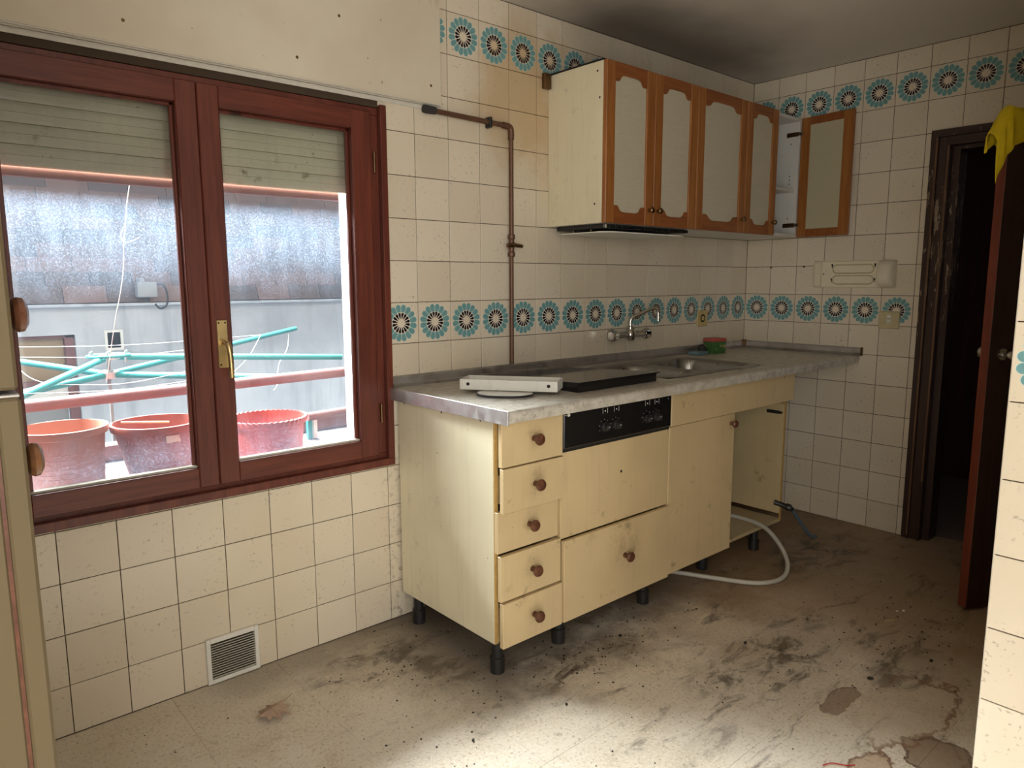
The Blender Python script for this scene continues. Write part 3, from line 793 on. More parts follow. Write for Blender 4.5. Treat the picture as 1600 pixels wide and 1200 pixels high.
# tap
tp = empty('wall_tap', (-1.09, 0, 1.02), 'worn chrome wall tap with swan neck over the sink', 'tap')
lathe('wall_flange', [(.030, 0), (.030, .006), (.022, .018), (.014, .02), (.014, .05)], (-1.165, -.001, 1.02), (0, -1, 0), M['chrome'], tp, 20)
lathe('wall_flange', [(.030, 0), (.030, .006), (.022, .018), (.014, .02), (.014, .05)], (-1.015, -.001, 1.02), (0, -1, 0), M['chrome'], tp, 20)
tube('body_bar', [(-1.185, -.055, 1.02), (-.995, -.055, 1.02)], .0145, M['chrome'], tp, 16)
lathe('body_hub', [(0, -.028), (.018, -.026), (.026, -.012), (.028, 0), (.026, .012), (.018, .026), (0, .028)], (-1.09, -.055, 1.02), (0, 0, 1), M['chrome'], tp, 20)
for sx in (-1, 1):
    lathe('handle', [(.010, 0), (.020, .004), (.024, .014), (.022, .03), (.024, .036), (.020, .044), (0, .046)], (-1.09 + sx * .095, -.055, 1.02), (sx, 0, 0), M['chrome'], tp, 14,
          fn=lambda r, h, a: (r * (1 + .09 * math.cos(6 * a)), h))
lathe('neck_nut', [(.013, 0), (.013, .012), (.009, .016), (.009, .02)], (-1.09, -.055, 1.045), (0, 0, 1), M['chrome'], tp, 16)
tube('spout', [(-1.09, -.055, 1.05), (-1.09, -.055, 1.085), (-1.078, -.062, 1.103), (-1.04, -.085, 1.122), (-1.0, -.11, 1.142), (-.983, -.12, 1.143), (-.974, -.125, 1.128), (-.972, -.126, 1.105)], .0078, M['chrome'], tp, 12, 4)
lathe('aerator', [(.0105, 0), (.0105, .022), (.008, .024), (0, .024)], (-.972, -.126, 1.083), (0, 0, 1), M['chrome'], tp, 16)

# ------------------------------------------------------------------ wall cabinets
def scallop(w, n=None):
    d = .026
    pts = [(0, -d), (.10, -d), (.135, -d * .86), (.165, -d * .5), (.20, -d * .22), (.26, -d * .05), (.34, 0)]
    pts = pts + [(1 - u, h) for u, h in pts[::-1]]
    return [(u * w, h) for u, h in pts]
def cab_door(parent, w, h, loc_x, loc_z, y, knob_side, fancy=True, name='door'):
    """door with frame, panel and knob; local origin at its lower left, front face at y=-.02"""
    d = empty_door = None
    st, rl = .052, .052
    bm = bmesh.new()
    add_box(bm, (0, -.020, 0), (st, 0, h), .0025); add_box(bm, (w - st, -.020, 0), (w, 0, h), .0025)
    d = bm_obj(name, bm, M['oak'], parent, local=False, origin=Vector((0, 0, 0)))
    d.location = Vector((loc_x, y, loc_z)) - wl(parent)
    ow = w - 2 * st
    top = [(st + u, h - rl + .008 + v) for u, v in scallop(ow)] if fancy else [(st, h - rl), (w - st, h - rl)]
    bot = [(st + u, rl - .008 - v) for u, v in scallop(ow)] if fancy else [(st, rl), (w - st, rl)]
    prism('rail', [(st, h)] + top + [(w - st, h)], -.0185, -.004, 'y', M['oakh'], d, local=True)
    prism('rail', [(st, 0)] + bot + [(w - st, 0)], -.0185, -.004, 'y', M['oakh'], d, local=True)
    box('panel', (st - .004, -.0125, .02), (w - st + .004, -.0065, h - .02), M['fabric'], d, bev=0, local=True)
    box('inner_panel', (st, -.0038, .040), (w - st, -.0015, h - .040), M['backpanel'], d, bev=0, local=True)
    for za, zb in ((0, .040), (h - .040, h)): box('inner_rail', (st, -.0038, za), (w - st, -.0005, zb), M['oakh'], d, bev=0, local=True)
    kx = w - .026 if knob_side == 'r' else .026
    lathe('knob', [(.0075, 0), (.006, .006), (.0055, .010), (.011, .015), (.0125, .020), (.009, .025), (0, .027)], (kx, -.020, .062), (0, -1, 0), M['bronze'], d, 16, local=True)
    return d
def wall_cab(x0, x1, label, shelf=True):
    c = empty('wall_cabinet', ((x0 + x1) / 2, -.15, 1.50), label, 'cabinet', 'row of wall cabinets')
    z0, z1, t = 1.500, 2.110, .016
    box('side_panel', (x0, -.300, z0), (x0 + t, -.001, z1), M['lams'] if x0 < -1.5 else M['cab_in'], c)
    box('side_panel', (x1 - t, -.300, z0), (x1, -.001, z1), M['cab_in'], c)
    box('top_panel', (x0 + t, -.300, z1 - t), (x1 - t, -.001, z1), M['cab_in'], c)
    box('bottom_panel', (x0 + t, -.300, z0), (x1 - t, -.001, z0 + t), M['cab_in'], c)
    box('back_panel', (x0 + t, -.008, z0 + t), (x1 - t, -.002, z1 - t), M['cab_in'], c)
    box('shelf', (x0 + t, -.285, 1.735), (x1 - t, -.009, 1.751), M['cab_in'], c)
    return c
c1 = wall_cab(-1.583, -.981, 'wall cabinet with two scalloped doors above the cooker, leftmost and over the hood')
cab_door(c1, .298, .610, -1.583, 1.500, -.302, 'r'); cab_door(c1, .298, .610, -1.282, 1.500, -.302, 'l')
for zz, yy in ((2.075, -.272), (1.975, -.285), (1.575, -.265)):
    lathe('screw_hole', [(.0045, 0), (.003, .0007), (0, .0008)], (-1.5832, yy, zz), (-1, 0, 0), M['dark'], c1, 10)
box('hanging_bracket', (-1.622, -.02, 2.055), (-1.584, -.001, 2.115), M['bronze'], c1)
box('dark_top_strip', (-1.583, -.302, 2.1102), (-.983, -.001, 2.117), M['dark'], c1)
c2 = wall_cab(-.979, -.581, 'wall cabinet with a single closed scalloped door, middle one of the row')
cab_door(c2, .397, .610, -.979, 1.500, -.302, 'r')
c3 = wall_cab(-.579, -.025, 'corner wall cabinet with its right door standing open')
cab_door(c3, .284, .610, -.579, 1.500, -.302, 'r')
od = cab_door(c3, .284, .610, 0, 1.500, -.302, 'l', True)
# swing the right-hand door open about its right edge
w_ = .284
for ch in list(od.children): ch.location.x -= w_
for v in od.data.vertices: v.co.x -= w_
od.location = Vector((-.028, -.302, 1.500)) - wl(c3); od.rotation_euler = (0, 0, math.radians(84))
for zz in (1.562, 2.030):
    box('hinge', (-.050, -.297, zz - .010), (-.0415, -.232, zz + .012), M['bronze'], c3, bev=.002)
    box('hinge_cup', (-.050, -.318, zz - .008), (-.030, -.299, zz + .010), M['chrome'], c3, bev=.003)
for zz in (1.60, 1.78, 1.80, 1.82, 1.985):
    lathe('peg_hole', [(.0035, 0), (.003, .0006), (0, .0007)], (-.0412, -.255, zz), (-1, 0, 0), M['dark'], c3, 8)

# extractor hood below the first cabinet
hd = empty('extractor_hood', (-1.28, -.15, 1.46), 'slim white extractor hood with black grille under the wall cabinet', 'hood')
box('housing', (-1.55, -.285, 1.482), (-1.00, -.02, 1.4995), M['black'], hd)
bars = [((-1.545 + i * .0165, -.296, 1.483), (-1.5415 + i * .0165, -.286, 1.496)) for i in range(34)]
for i, (lo, hi) in enumerate(bars): box('grille_bar', lo, hi, M['chrome'], hd, bev=0)
vp = [(-1.545, -.03), (-1.545, -.255), (-1.525, -.285), (-1.48, -.300), (-1.05, -.300), (-1.015, -.285), (-1.005, -.26), (-1.005, -.03)]
prism('visor', vp, 1.466, 1.4705, 'z', M['white'], hd)
for px, py in ((-1.530, -.10), (-1.530, -.20), (-1.02, -.10), (-1.02, -.20)):
    tube('post', [(px, py, 1.4705), (px, py, 1.482)], .004, M['chrome'], hd, 8)

# ------------------------------------------------------------------ gas pipe
gp = empty('gas_pipe', (-1.807, -.022, .93), 'brown gas pipe running down the tiles beside the window', 'pipe')
tube('pipe_run', [(-2.212, -.020, 1.884), (-1.835, -.020, 1.8775), (-1.818, -.020, 1.875), (-1.809, -.020, 1.866), (-1.807, -.020, 1.850), (-1.8065, -.020, 1.43)], .0095, M['pipe'], gp, 12)
tube('pipe_run', [(-1.8065, -.020, 1.41), (-1.806, -.020, .934)], .0085, M['pipe'], gp, 12)
tube('elbow', [(-1.850, -.020, 1.8778), (-1.822, -.020, 1.8765), (-1.811, -.020, 1.870), (-1.8068, -.020, 1.857), (-1.8068, -.020, 1.828)], .0125, M['pipe'], gp, 12, 3)
lathe('end_coupling', [(.014, 0), (.015, .012), (.013, .05), (.0115, .052)], (-2.222, -.020, 1.8845), (1, 0, -.017), M['scourer'], gp, 14)
box('pipe_clip', (-1.925, -.033, 1.858), (-1.911, -.001, 1.898), M['black'], gp, bev=.003)
lathe('valve_body', [(.010, -.045), (.015, -.043), (.015, -.028), (.011, -.024), (.013, 0), (.011, .024), (.015, .028), (.015, .043), (.010, .045)], (-1.8065, -.020, 1.415), (0, 0, 1), M['pipe'], gp, 12)
tube('valve_lever', [(-1.842, -.036, 1.414), (-1.807, -.038, 1.417), (-1.765, -.038, 1.413)], lambda f: .009 - .003 * abs(f - .5), M['bronze'], gp, 8)
tube('valve_stem', [(-1.8065, -.022, 1.416), (-1.8065, -.042, 1.416)], .006, M['brass'], gp, 10)

# ------------------------------------------------------------------ electrical plates and holder on the walls
so = empty('wall_socket', (-.43, 0, 1.072), 'yellowed wall socket on the flower tiles above the green carton', 'socket')
box('plate', (-.476, -.009, 1.030), (-.384, -.0008, 1.114), M['ivory'], so, bev=.003)
lathe('recess', [(.022, 0), (.021, .0006), (.017, .0008), (.016, -.0), (0, .0003)], (-.43, -.009, 1.072), (0, -1, 0), M['dark'], so, 20)
lathe('insert', [(.013, 0), (.012, .0012), (0, .0014)], (-.43, -.0097, 1.072), (0, -1, 0), M['ivory'], so, 16)
sw = empty('light_switch', (-.005, -.795, 1.077), 'dirty ivory light switch on the flower tiles by the doorway', 'switch')
box('plate', (-.010, -.845, 1.034), (-.0008, -.747, 1.120), M['switch'], sw, bev=.003)
for zz in (1.064, 1.086): box('rocker', (-.0145, -.808, zz), (-.0101, -.786, zz + .018), M['white'], sw, bev=.002)
hl = empty('roll_holder', (-.01, -.6, 1.30), 'almond plastic kitchen roll holder plate on the end wall', 'holder')
boxes('back_plate', [((-.011, -.770, 1.236), (-.0008, -.444, 1.370))], M['almond'], hl, bev=.003)
def cap(y0, y1, full):
    bm = bmesh.new(); n = 12; rows = []
    for (y, sc) in ((y0, 1.0), (y0 + (y1 - y0) * .45, .98), (y0 + (y1 - y0) * .8, .86), (y1, .60)):
        row = []
        for i in range(n + 1):
            a = PI * i / n
            row.append(bm.verts.new((-.001 - .075 * math.sin(a) ** .7 * sc * full, y, 1.303 + .069 * math.cos(a) * (.9 + .1 * sc))))
        rows.append(row)
    for a, b in zip(rows, rows[1:]):
        for i in range(n): bm.faces.new((a[i], a[i + 1], b[i + 1], b[i]))
    bm.faces.new(rows[0]); bm.faces.new(rows[-1][::-1]); return bm
bm_obj('end_bracket', cap(-.752, -.815, 1.0), M['almond'], hl, smooth=True)
bm_obj('end_bracket', cap(-.446, -.402, .35), M['almond'], hl, smooth=True)
for zc in (1.329, 1.274):
    pts = [(-.0118, -.607 + a, zc + b) for a, b in stadium(.205, .042)]
    tube('raised_loop', pts + [pts[0]], .0030, M['switch'], hl, 6)
for yy in (-.5, -.715):
    for zc in (1.347, 1.274):
        boxes('keyhole', [((-.0118, yy - .0045, zc - .002), (-.0108, yy + .0045, zc + .008)), ((-.0118, yy - .002, zc - .012), (-.0108, yy + .002, zc - .002))], M['dark'], hl, bev=0)
lathe('screw_hole', [(.004, 0), (.003, .0008), (0, .001)], (-.011, -.456, 1.304), (-1, 0, 0), M['dark'], hl, 8)
for yy, zz in ((-.155, 1.343), (-.345, 1.345)):
    o = lathe('wall_hook', [(.004, 0), (.004, .006), (.006, .009), (0, .011)], (-.0005, yy, zz), (-1, 0, 0), M['bronze'], n=10)
    tag(o, 'small rusty wall plug on the end wall, ' + ('nearer the corner' if yy > -.2 else 'nearer the roll holder'), 'hook', 'wall plugs on the end wall')

# floor-level ventilation grille
vg = empty('vent_grille', (-2.998, -.006, 0), 'dirty white square ventilation grille at the foot of the window wall', 'vent')
boxes('frame', [((-3.082, -.014, .004), (-3.068, -.001, .155)), ((-2.928, -.014, .004), (-2.914, -.001, .155)), ((-3.068, -.014, .004), (-2.928, -.001, .018)), ((-3.068, -.014, .139), (-2.928, -.001, .155))], M['white'], vg, bev=.002)
box('backing', (-3.067, -.003, .018), (-2.929, -.001, .139), M['soot'], vg, bev=0)
M['slat'] = plain('grimy_grille_plastic', (.46, .43, .36), .6)
for i in range(14):
    zc = .0245 + i * .0083
    prism('slat', [(-.0140, zc - .0014), (-.0140, zc + .0014), (-.0085, zc + .0006), (-.0085, zc - .0012)], -3.068, -2.928, 'x', M['slat'], vg)

# ------------------------------------------------------------------ door
dr = boxes('door_1', [], None) if False else None
bm = bmesh.new()
for (ya, yb, za, zb, xf) in ((-.928, -.952, 1.932, 1.955, -.014), (-.952, -.963, 1.921, 1.932, -.022), (-.963, -1.000, 1.892, 1.921, -.010), (-1.000, -1.012, 1.880, 1.892, -.018), (-1.012, -1.045, 1.862, 1.880, .020)):
    add_box(bm, (xf, yb, 0.0), (.118, ya, zb), .0012)               # upright moulding
    add_box(bm, (xf, -1.811, za), (.118, yb - .0002, zb), .0012)     # head moulding meeting it
add_box(bm, (.0, -1.852, 0), (.118, -1.812, 1.955), .001)
door = bm_obj('door_1', bm, M['frame']); tag(door, 'open dark mahogany door in a peeling dark frame', kind='structure')
boxes('bare_strip', [((-.0225, -.9615, .02), (-.0215, -.9535, 1.92)), ((-.0185, -1.0105, .3), (-.0175, -1.0015, 1.88))], m_wood('worn_bare_wood', (.10, .045, .02), (.20, .10, .05), 2, .5, False), door, bev=0)
# leaf: local x runs from the hinge to the free edge
lw = .786
hinge = Vector((-.010, -1.800, 0)); free = Vector((-.690, -1.403, 0)); dv = (free - hinge).normalized()
ang = math.atan2(dv.y, dv.x)
leaf = box('door_leaf', (0, -.0185, .010), (lw - .003, .0185, 1.862), M['leaf'], bev=.001)
leaf.data.transform(Matrix.Translation(leaf.location)); leaf.parent = door
leaf.location = hinge - wl(door); leaf.rotation_euler = (0, 0, ang)
box('leaf_edge', (lw - .003, -.0190, .010), (lw, .0190, 1.862), M['leafedge'], leaf, bev=.001, local=True)
for sy in (-1, 1):
    lathe('door_knob', [(.022, 0), (.022, .003), (.010, .005), (.009, .022), (.020, .030), (.0245, .042), (.022, .054), (.012, .060), (0, .061)], (lw - .060, sy * .0185, 1.00), (0, sy, 0), M['chrome'], leaf, 20, local=True)
box('latch', (lw - .0002, -.009, .955), (lw + .0015, .009, 1.045), M['leafedge'], leaf, bev=.0005, local=True)

# yellow cloth over the free top corner of the leaf
def cloth():
    """a duster laid over the top edge of the leaf: param u along the leaf, v across it"""
    bm = bmesh.new(); nu, nv = 26, 30; g = []
    for i in range(nu + 1):
        u = i / nu; row = []
        for j in range(nv + 1):
            v = -1 + 2 * j / nv
            a = lw - .19 + .27 * u                               # distance from hinge
            reach_f = .125 + .07 * math.sin(u * 3.0 + .4) - .055 * u   # how far it hangs on each face
            reach_b = .09 + .06 * u
            reach = reach_f if v < 0 else reach_b
            s_ = abs(v) * (reach + .03)
            half = .024
            if s_ < .03: y, z = (s_ / .03) * half * (1 if v > 0 else -1), 1.868 + .014 * (1 - (s_ / .03) ** 2)
            else:
                dn = s_ - .03
                fold = .009 * math.sin(u * 13 + (2 if v > 0 else 0)) * min(1, dn / .05) + .006 * math.sin(u * 29 + v * 3) * min(1, dn / .05)
                y = (half + .004 + .010 * (dn / .15) + abs(fold)) * (1 if v > 0 else -1); z = 1.868 - dn
            z += .006 * math.sin(u * 9 + v * 4) - (.05 * max(0, u - .78) / .22 * abs(v))
            a += .02 * v * u
            over = max(0, a - lw - .002)
            z -= over * 1.3 * (1 - .5 * abs(v))
            a = min(a, lw + .002) + over * .65
            row.append(bm.verts.new((a, y, z)))
        g.append(row)
    for i in range(nu):
        for j in range(nv): bm.faces.new((g[i][j], g[i + 1][j], g[i + 1][j + 1], g[i][j + 1]))
    return bm
bm = cloth(); bmesh.ops.transform(bm, matrix=Matrix.Translation(hinge) @ Matrix.Rotation(ang, 4, 'Z'), verts=bm.verts)
cl = bm_obj('yellow_cloth', bm, M['yellow'], smooth=True); tag(cl, 'yellow duster cloth hung over the top corner of the open door', 'cloth')
md = cl.modifiers.new('thickness', 'SOLIDIFY'); md.thickness = .0016; md.offset = 0

# ------------------------------------------------------------------ tall cabinet at the left edge
tc = empty('tall_cabinet', (-3.95, -1.15, 0), 'cream tall cabinet with round wooden knobs at the left edge', 'cabinet')
box('body', (-4.255, -1.449, .08), (-3.6835, -.93, 2.05), M['shadelam'], tc)
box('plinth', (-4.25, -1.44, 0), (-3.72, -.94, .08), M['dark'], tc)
d1 = box('door', (-3.6800, -1.4495, .085), (-3.6600, -.93, 1.1690), M['shadelam'], tc, bev=.003)
d2 = box('door', (-3.6800, -1.4490, 1.1760), (-3.6610, -.93, 2.05), M['shadelam'], tc, bev=.003)
box('edge_cap', (-3.6805, -1.4492, 1.1692), (-3.6605, -.935, 1.1722), M['alu'], d1, bev=.001)
box('gap_shade_strip', (-3.6835, -1.4485, .085), (-3.680, -.94, 2.045), M['knobwood'], tc, bev=0)  # brown strip put in as the shade of the door gap
flat = [(.008, 0), (.008, .003), (.0150, .006), (.0170, .010), (.0160, .0145), (.010, .018), (0, .019)]
lathe('knob', flat, (-3.660, -1.405, 1.100), (1, 0, 0), M['blurwood'], d1, 24); lathe('knob', flat, (-3.661, -1.405, 1.243), (1, 0, 0), M['knobwood'], d2, 24)

# ------------------------------------------------------------------ hoses by the sink cabinet
o = tube('drain_hose', [(-1.42, -.22, .011), (-1.28, -.40, .011), (-1.18, -.60, .011), (-1.10, -.745, .011), (-1.01, -.80, .011), (-.92, -.80, .018), (-.845, -.765, .045), (-.79, -.70, .085), (-.755, -.62, .125), (-.73, -.54, .137), (-.72, -.42, .136), (-.76, -.28, .142), (-.86, -.18, .20)], .010, M['hose'], n=12, k=6)
tag(o, 'grey-white hose looping out of the sink cabinet onto the floor', 'hose')
wv = empty('hose_valve', (-.515, -.575, .1), 'dark hose tap with blue-grey hose at the sink cabinet side', 'valve')
tube('valve_body', [(-.572, -.545, .205), (-.556, -.575, .196), (-.535, -.600, .183), (-.520, -.612, .172)], .0125, M['black'], wv, 10)
lathe('valve_nut', [(.015, 0), (.018, .004), (.018, .020), (.014, .024)], (-.545, -.592, .189), (.55, -.75, -.35), M['black'], wv, 8)
tube('hose_tail', [(-.520, -.612, .172), (-.478, -.632, .11), (-.436, -.645, .058), (-.40, -.655, .022), (-.365, -.664, .012)], .0095, M['bluehose'], wv, 10, 4)

# ------------------------------------------------------------------ litter on the floor
def leaf_obj():
    out = [(0, -.055), (.010, -.040), (.032, -.045), (.026, -.026), (.052, -.018), (.034, -.004), (.056, .018), (.030, .018), (.026, .040), (.010, .028), (0, .058)]
    out = out + [(-a * .9, b) for a, b in out[-2:0:-1]]
    bm = bmesh.new(); c = bm.verts.new((0, -.004, .020)); vs_ = []; mids = []
    for a, b in out:
        curl = .008 + .9 * (abs(a) ** 1.5) * 1.3 + .10 * abs(b) * (1 if a > 0 else .3)
        vs_.append(bm.verts.new((a, b, max(.0015, .026 - curl * 1.6 if a < 0 else .030 - curl))))
        mids.append(bm.verts.new((a * .5, b * .5, .024 - abs(a) * .2)))
    n = len(out)
    for i in range(n):
        j = (i + 1) % n
        bm.faces.new((c, mids[i], mids[j])); bm.faces.new((mids[i], vs_[i], vs_[j], mids[j]))
    return bm
bm = leaf_obj(); bmesh.ops.transform(bm, matrix=Matrix.Translation((-2.985, -.285, .001)) @ Matrix.Rotation(math.radians(-70), 4, 'Z'), verts=bm.verts)
lf = bm_obj('dry_leaf', bm, M['leafdry'], smooth=False); tag(lf, 'curled dry brown leaf on the floor in front of the window', 'leaf')
lf.modifiers.new('thickness', 'SOLIDIFY').thickness = .0008
tube('stem', [(-2.955, -.275, .012), (-2.935, -.262, .016), (-2.915, -.255, .022)], .0012, M['leafdry'], lf, 6)
def scrap(name, x, y, sx, sy, sz, rot, mat, label, cat, group='litter on the kitchen floor'):
    bm = bmesh.new()
    bmesh.ops.create_icosphere(bm, subdivisions=1, radius=1)
    for v in bm.verts: v.co = Vector((v.co.x * sx * random.uniform(.75, 1.2), v.co.y * sy * random.uniform(.75, 1.2), max(-.6, v.co.z) * sz))
    bmesh.ops.rotate(bm, verts=bm.verts, cent=(0, 0, 0), matrix=Matrix.Rotation(rot, 3, 'Z'))
    o = bm_obj(name, bm, mat, origin=Vector((0, 0, 0))); o.location = (x, y, sz * .6 - .0004); return tag(o, label, cat, group)
scrap('paper_scrap', -.897, -1.246, .007, .006, .003, .4, M['paper'], 'tiny white paper scrap on the floor, nearer the window side', 'litter')
scrap('paper_scrap', -.875, -1.262, .008, .006, .003, .2, M['paper'], 'tiny white paper scrap on the floor, nearer the door', 'litter')
scrap('wood_splinter', -1.0, -1.26, .026, .007, .005, -.5, M['straw'], 'pale wood splinter lying on the floor before the doorway', 'litter')
scrap('wood_splinter', -1.166, -1.042, .014, .005, .003, -.3, M['straw'], 'small straw-coloured splinter in mid floor', 'litter')
scrap('black_chip', -1.466, -1.381, .013, .008, .005, -.6, M['soot'], 'black chip lying in the middle of the floor stain', 'litter')
scrap('black_chip', -1.56, -.99, .010, .006, .004, .3, M['soot'], 'black chip in front of the sink cabinet', 'litter')
scrap('black_chip', -2.30, -.83, .008, .005, .003, .8, M['soot'], 'black chip just before the drawer cabinet', 'litter')
scrap('black_chip', -1.20, -1.47, .012, .006, .004, .1, M['soot'], 'black chip near the door leaf', 'litter')
scrap('black_chip', -1.85, -.66, .010, .007, .004, .5, M['soot'], 'black chip close by the cooker cabinet foot', 'litter')
scrap('black_chip', -2.62, -.78, .008, .004, .003, 1.2, M['soot'], 'black chip on the bright floor left of the units', 'litter')
o = tube('red_thread', [(-1.99, -1.475, .002), (-1.965, -1.487, .003), (-1.945, -1.515, .002), (-1.925, -1.53, .002)], .0015, M['redthread'], n=6, k=3); tag(o, 'short red thread on the floor near the tiled corner', 'thread')
# loose grit, far too fine to count
bm = bmesh.new()
def grit(n, fx, fy, smin, smax):
    for _ in range(n):
        x, y = fx(), fy()
        if y > -.03 or x < -4.2 or x > -.03 or (x > -1.0 and y < -1.8): continue
        s_ = random.uniform(smin, smax); b2 = bmesh.new(); bmesh.ops.create_cube(b2, size=1)
        m = Matrix.Translation((x, y, s_ * .2)) @ Matrix.Rotation(random.uniform(0, 6), 4, 'Z') @ Matrix.Diagonal((s_, s_ * random.uniform(.4, 1), s_ * .4, 1))
        vs_ = [bm.verts.new(m @ v.co) for v in b2.verts]
        for f in b2.faces: bm.faces.new([vs_[v.index] for v in f.verts])
        b2.free()
grit(320, lambda: random.uniform(-3.6, -.3), lambda: random.uniform(-1.8, -.05), .0015, .005)
grit(140, lambda: random.gauss(-2.0, .25), lambda: random.gauss(-.68, .10), .002, .007)
grit(110, lambda: random.gauss(-1.15, .25), lambda: random.gauss(-1.3, .12), .002, .006)
grit(60, lambda: random.gauss(-2.55, .2), lambda: random.gauss(-.35, .15), .002, .006)
gr = bm_obj('floor_grit', bm, M['soot']); tag(gr, 'fine dark grit strewn over the floor', 'grit', kind='stuff')

# ------------------------------------------------------------------ outside: railing, pots, clothes airer
rl = empty('guard_railing', (-2.9, .40, .70), 'faded red tubular guard railing outside the window', 'railing')
tube('top_rail', [(-3.85, .395, .888), (-2.1, .385, .914)], .0205, M['railpaint'], rl, 14)
tube('lower_rail', [(-2.525, .385, .745), (-2.1, .38, .756)], .017, M['railpaint'], rl, 14)
tube('post', [(-2.12, .385, .640), (-2.12, .385, .905)], .016, M['railpaint'], rl, 12); tube('post', [(-3.84, .395, .640), (-3.84, .395, .885)], .016, M['railpaint'], rl, 12)
box('bracket', (-2.478, .43, .642), (-2.462, .46, .74), M['white'], rl); box('bracket_strip', (-2.500, .435, .642), (-2.482, .455, .738), M['turq'], rl)
def pot(name, c, R, h, mat, label, rimh=.022, wave=0, taper=.74):
    p = empty(name, c, label, 'pot', 'plant pots on the window ledge')
    prof = [(R * taper * .9, 0), (R * taper, .004), (R * .93, h - rimh - .004), (R, h - rimh), (R * 1.03, h - .006), (R * 1.02, h), (R * .96, h), (R * .92, h - rimh), (R * .84, h * .55), (R * .8, h * .5), (0, h * .5)]
    fn = (lambda r, hh, a: (r * (1 + .010 * math.cos(44 * a)), hh + .0018 * math.cos(44 * a)) if hh > h - .010 else (r, hh)) if wave else None
    n = 176 if wave else 48
    lathe('pot_wall', prof, (0, 0, .0005), (0, 0, 1), mat, p, n, local=True, fn=fn)
    bm = bmesh.new()
    for k in range(6 if not wave else 1):
        hz = h * (.30 + .07 * k); rr = R * (taper + (.93 - taper) * hz / h)
        pts = [(rr * math.cos(2 * PI * i / 40), rr * math.sin(2 * PI * i / 40), hz) for i in range(41)]
        add_tube(bm, pts, .0016, 5)
    bm_obj('ribs', bm, mat, p, local=True, smooth=True)
    lathe('soil', [(R * .82, 0), (0, .006)], (0, 0, h * .52), (0, 0, 1), M['soil'], p, 24, local=True)
    return p
pot('plant_pot', (-3.372, .265, .640), .122, .200, M['terra'], 'pale terracotta plant pot, leftmost on the window ledge', taper=.84)
p2 = pot('plant_pot', (-3.105, .265, .640), .135, .182, M['terra2'], 'dark terracotta ribbed plant pot with a white sticker, middle one', taper=.66)
o = box('sticker', (-.021, -.0005, -.011), (.021, .0005, .011), M['paper'], p2, bev=0, local=True); o.location = (.012, -.1265, .142); o.rotation_euler = (-.18, 0, .08)
tube('stick', [(-.10, .02, .188), (.03, -.03, .180)], .004, M['straw'], p2, 6, local=True)
pot('plant_pot', (-2.735, .27, .640), .138, .150, M['terra3'], 'red plant pot with a wavy rim behind the right casement', wave=1, taper=.86)

ai = empty('clothes_airer', (-3.10, .90, .90), 'turquoise umbrella clothes airer beyond the railing', 'clothes airer')
H1, H2 = Vector((-3.102, .90, .915)), Vector((-3.096, .90, .985))
lathe('lower_hub', [(.020, -.018), (.034, -.014), (.036, .010), (.024, .018)], H1, (0, 0, 1), M['alu'], ai, 14)
lathe('upper_hub', [(.016, -.014), (.040, -.010), (.042, .004), (.016, .010)], H2, (0, 0, 1), M['alu'], ai, 14)
tube('pole', [H1 + Vector((0, 0, -.9)), H1, H2 + Vector((0, 0, .02))], .007, M['greypaint'], ai, 10)
lo_ends = [(-3.62, .46, .900), (-1.96, 1.70, 1.005), (-2.62, .46, .905), (-3.75, 1.5, 1.04)]
for e in lo_ends:
    d = (Vector(e) - H1).normalized(); tube('arm', [H1 + d * .03, e], .0125, M['turq'], ai, 10)
for e in [(-3.56, .44, .872), (-2.20, .70, .935)]:
    d = (Vector(e) - H2).normalized(); tube('strut', [H2 + d * .03, e], .0125, M['turq'], ai, 10)
ringp = [(H2.x + .075 * math.cos(2 * PI * i / 24), H2.y + .055 * math.sin(2 * PI * i / 24), H2.z + .004) for i in range(25)]
tube('hub_ring', ringp, .006, M['turq'], ai, 8)
for i in range(6):
    a = 2 * PI * i / 6 + .3; tube('hub_bolt', [(H2.x + .07 * math.cos(a), H2.y + .05 * math.sin(a), H2.z - .022), (H2.x + .07 * math.cos(a), H2.y + .05 * math.sin(a), H2.z + .022)], .004, M['greypaint'], ai, 6)
for i, (f, zz) in enumerate(((.45, .0), (.75, .0))):
    pts = [H1.lerp(Vector(lo_ends[k]), f) + Vector((0, 0, .012)) for k in (0, 3, 1, 2)]
    for a, b in ((0, 1), (1, 2), (2, 3), (3, 0)):
        mid = (pts[a] + pts[b]) / 2 - Vector((0, 0, .022)); tube('line', [pts[a], mid, pts[b]], .0011, M['cord'], ai, 6, 5)
o = tube('hanging_cord', [(-3.055, .50, 1.70), (-3.07, .50, 1.62), (-3.088, .50, 1.53), (-3.098, .50, 1.45), (-3.106, .5, 1.41), (-3.113, .5, 1.32), (-3.13, .5, 1.23), (-3.15, .5, 1.15), (-3.17, .52, 1.03), (-3.185, .54, .93)], .0013, M['cord'], n=6, k=4)
tag(o, 'thin white cord hanging outside the left casement', 'cord')
tube('cord_loop', [(-3.098, .50, 1.465), (-3.113, .50, 1.435), (-3.108, .50, 1.412), (-3.09, .50, 1.408), (-3.058, .50, 1.425)], .0013, M['cord'], o, 6, 4)
o = tube('loose_cord', [(-2.02, 1.66, .985), (-2.05, 1.62, .90), (-2.13, 1.56, .82), (-2.17, 1.5, .72), (-2.19, 1.5, .69)], .0022, M['cord'], n=6, k=4); tag(o, 'loose white cord dangling from the airer arm behind the right casement', 'cord')

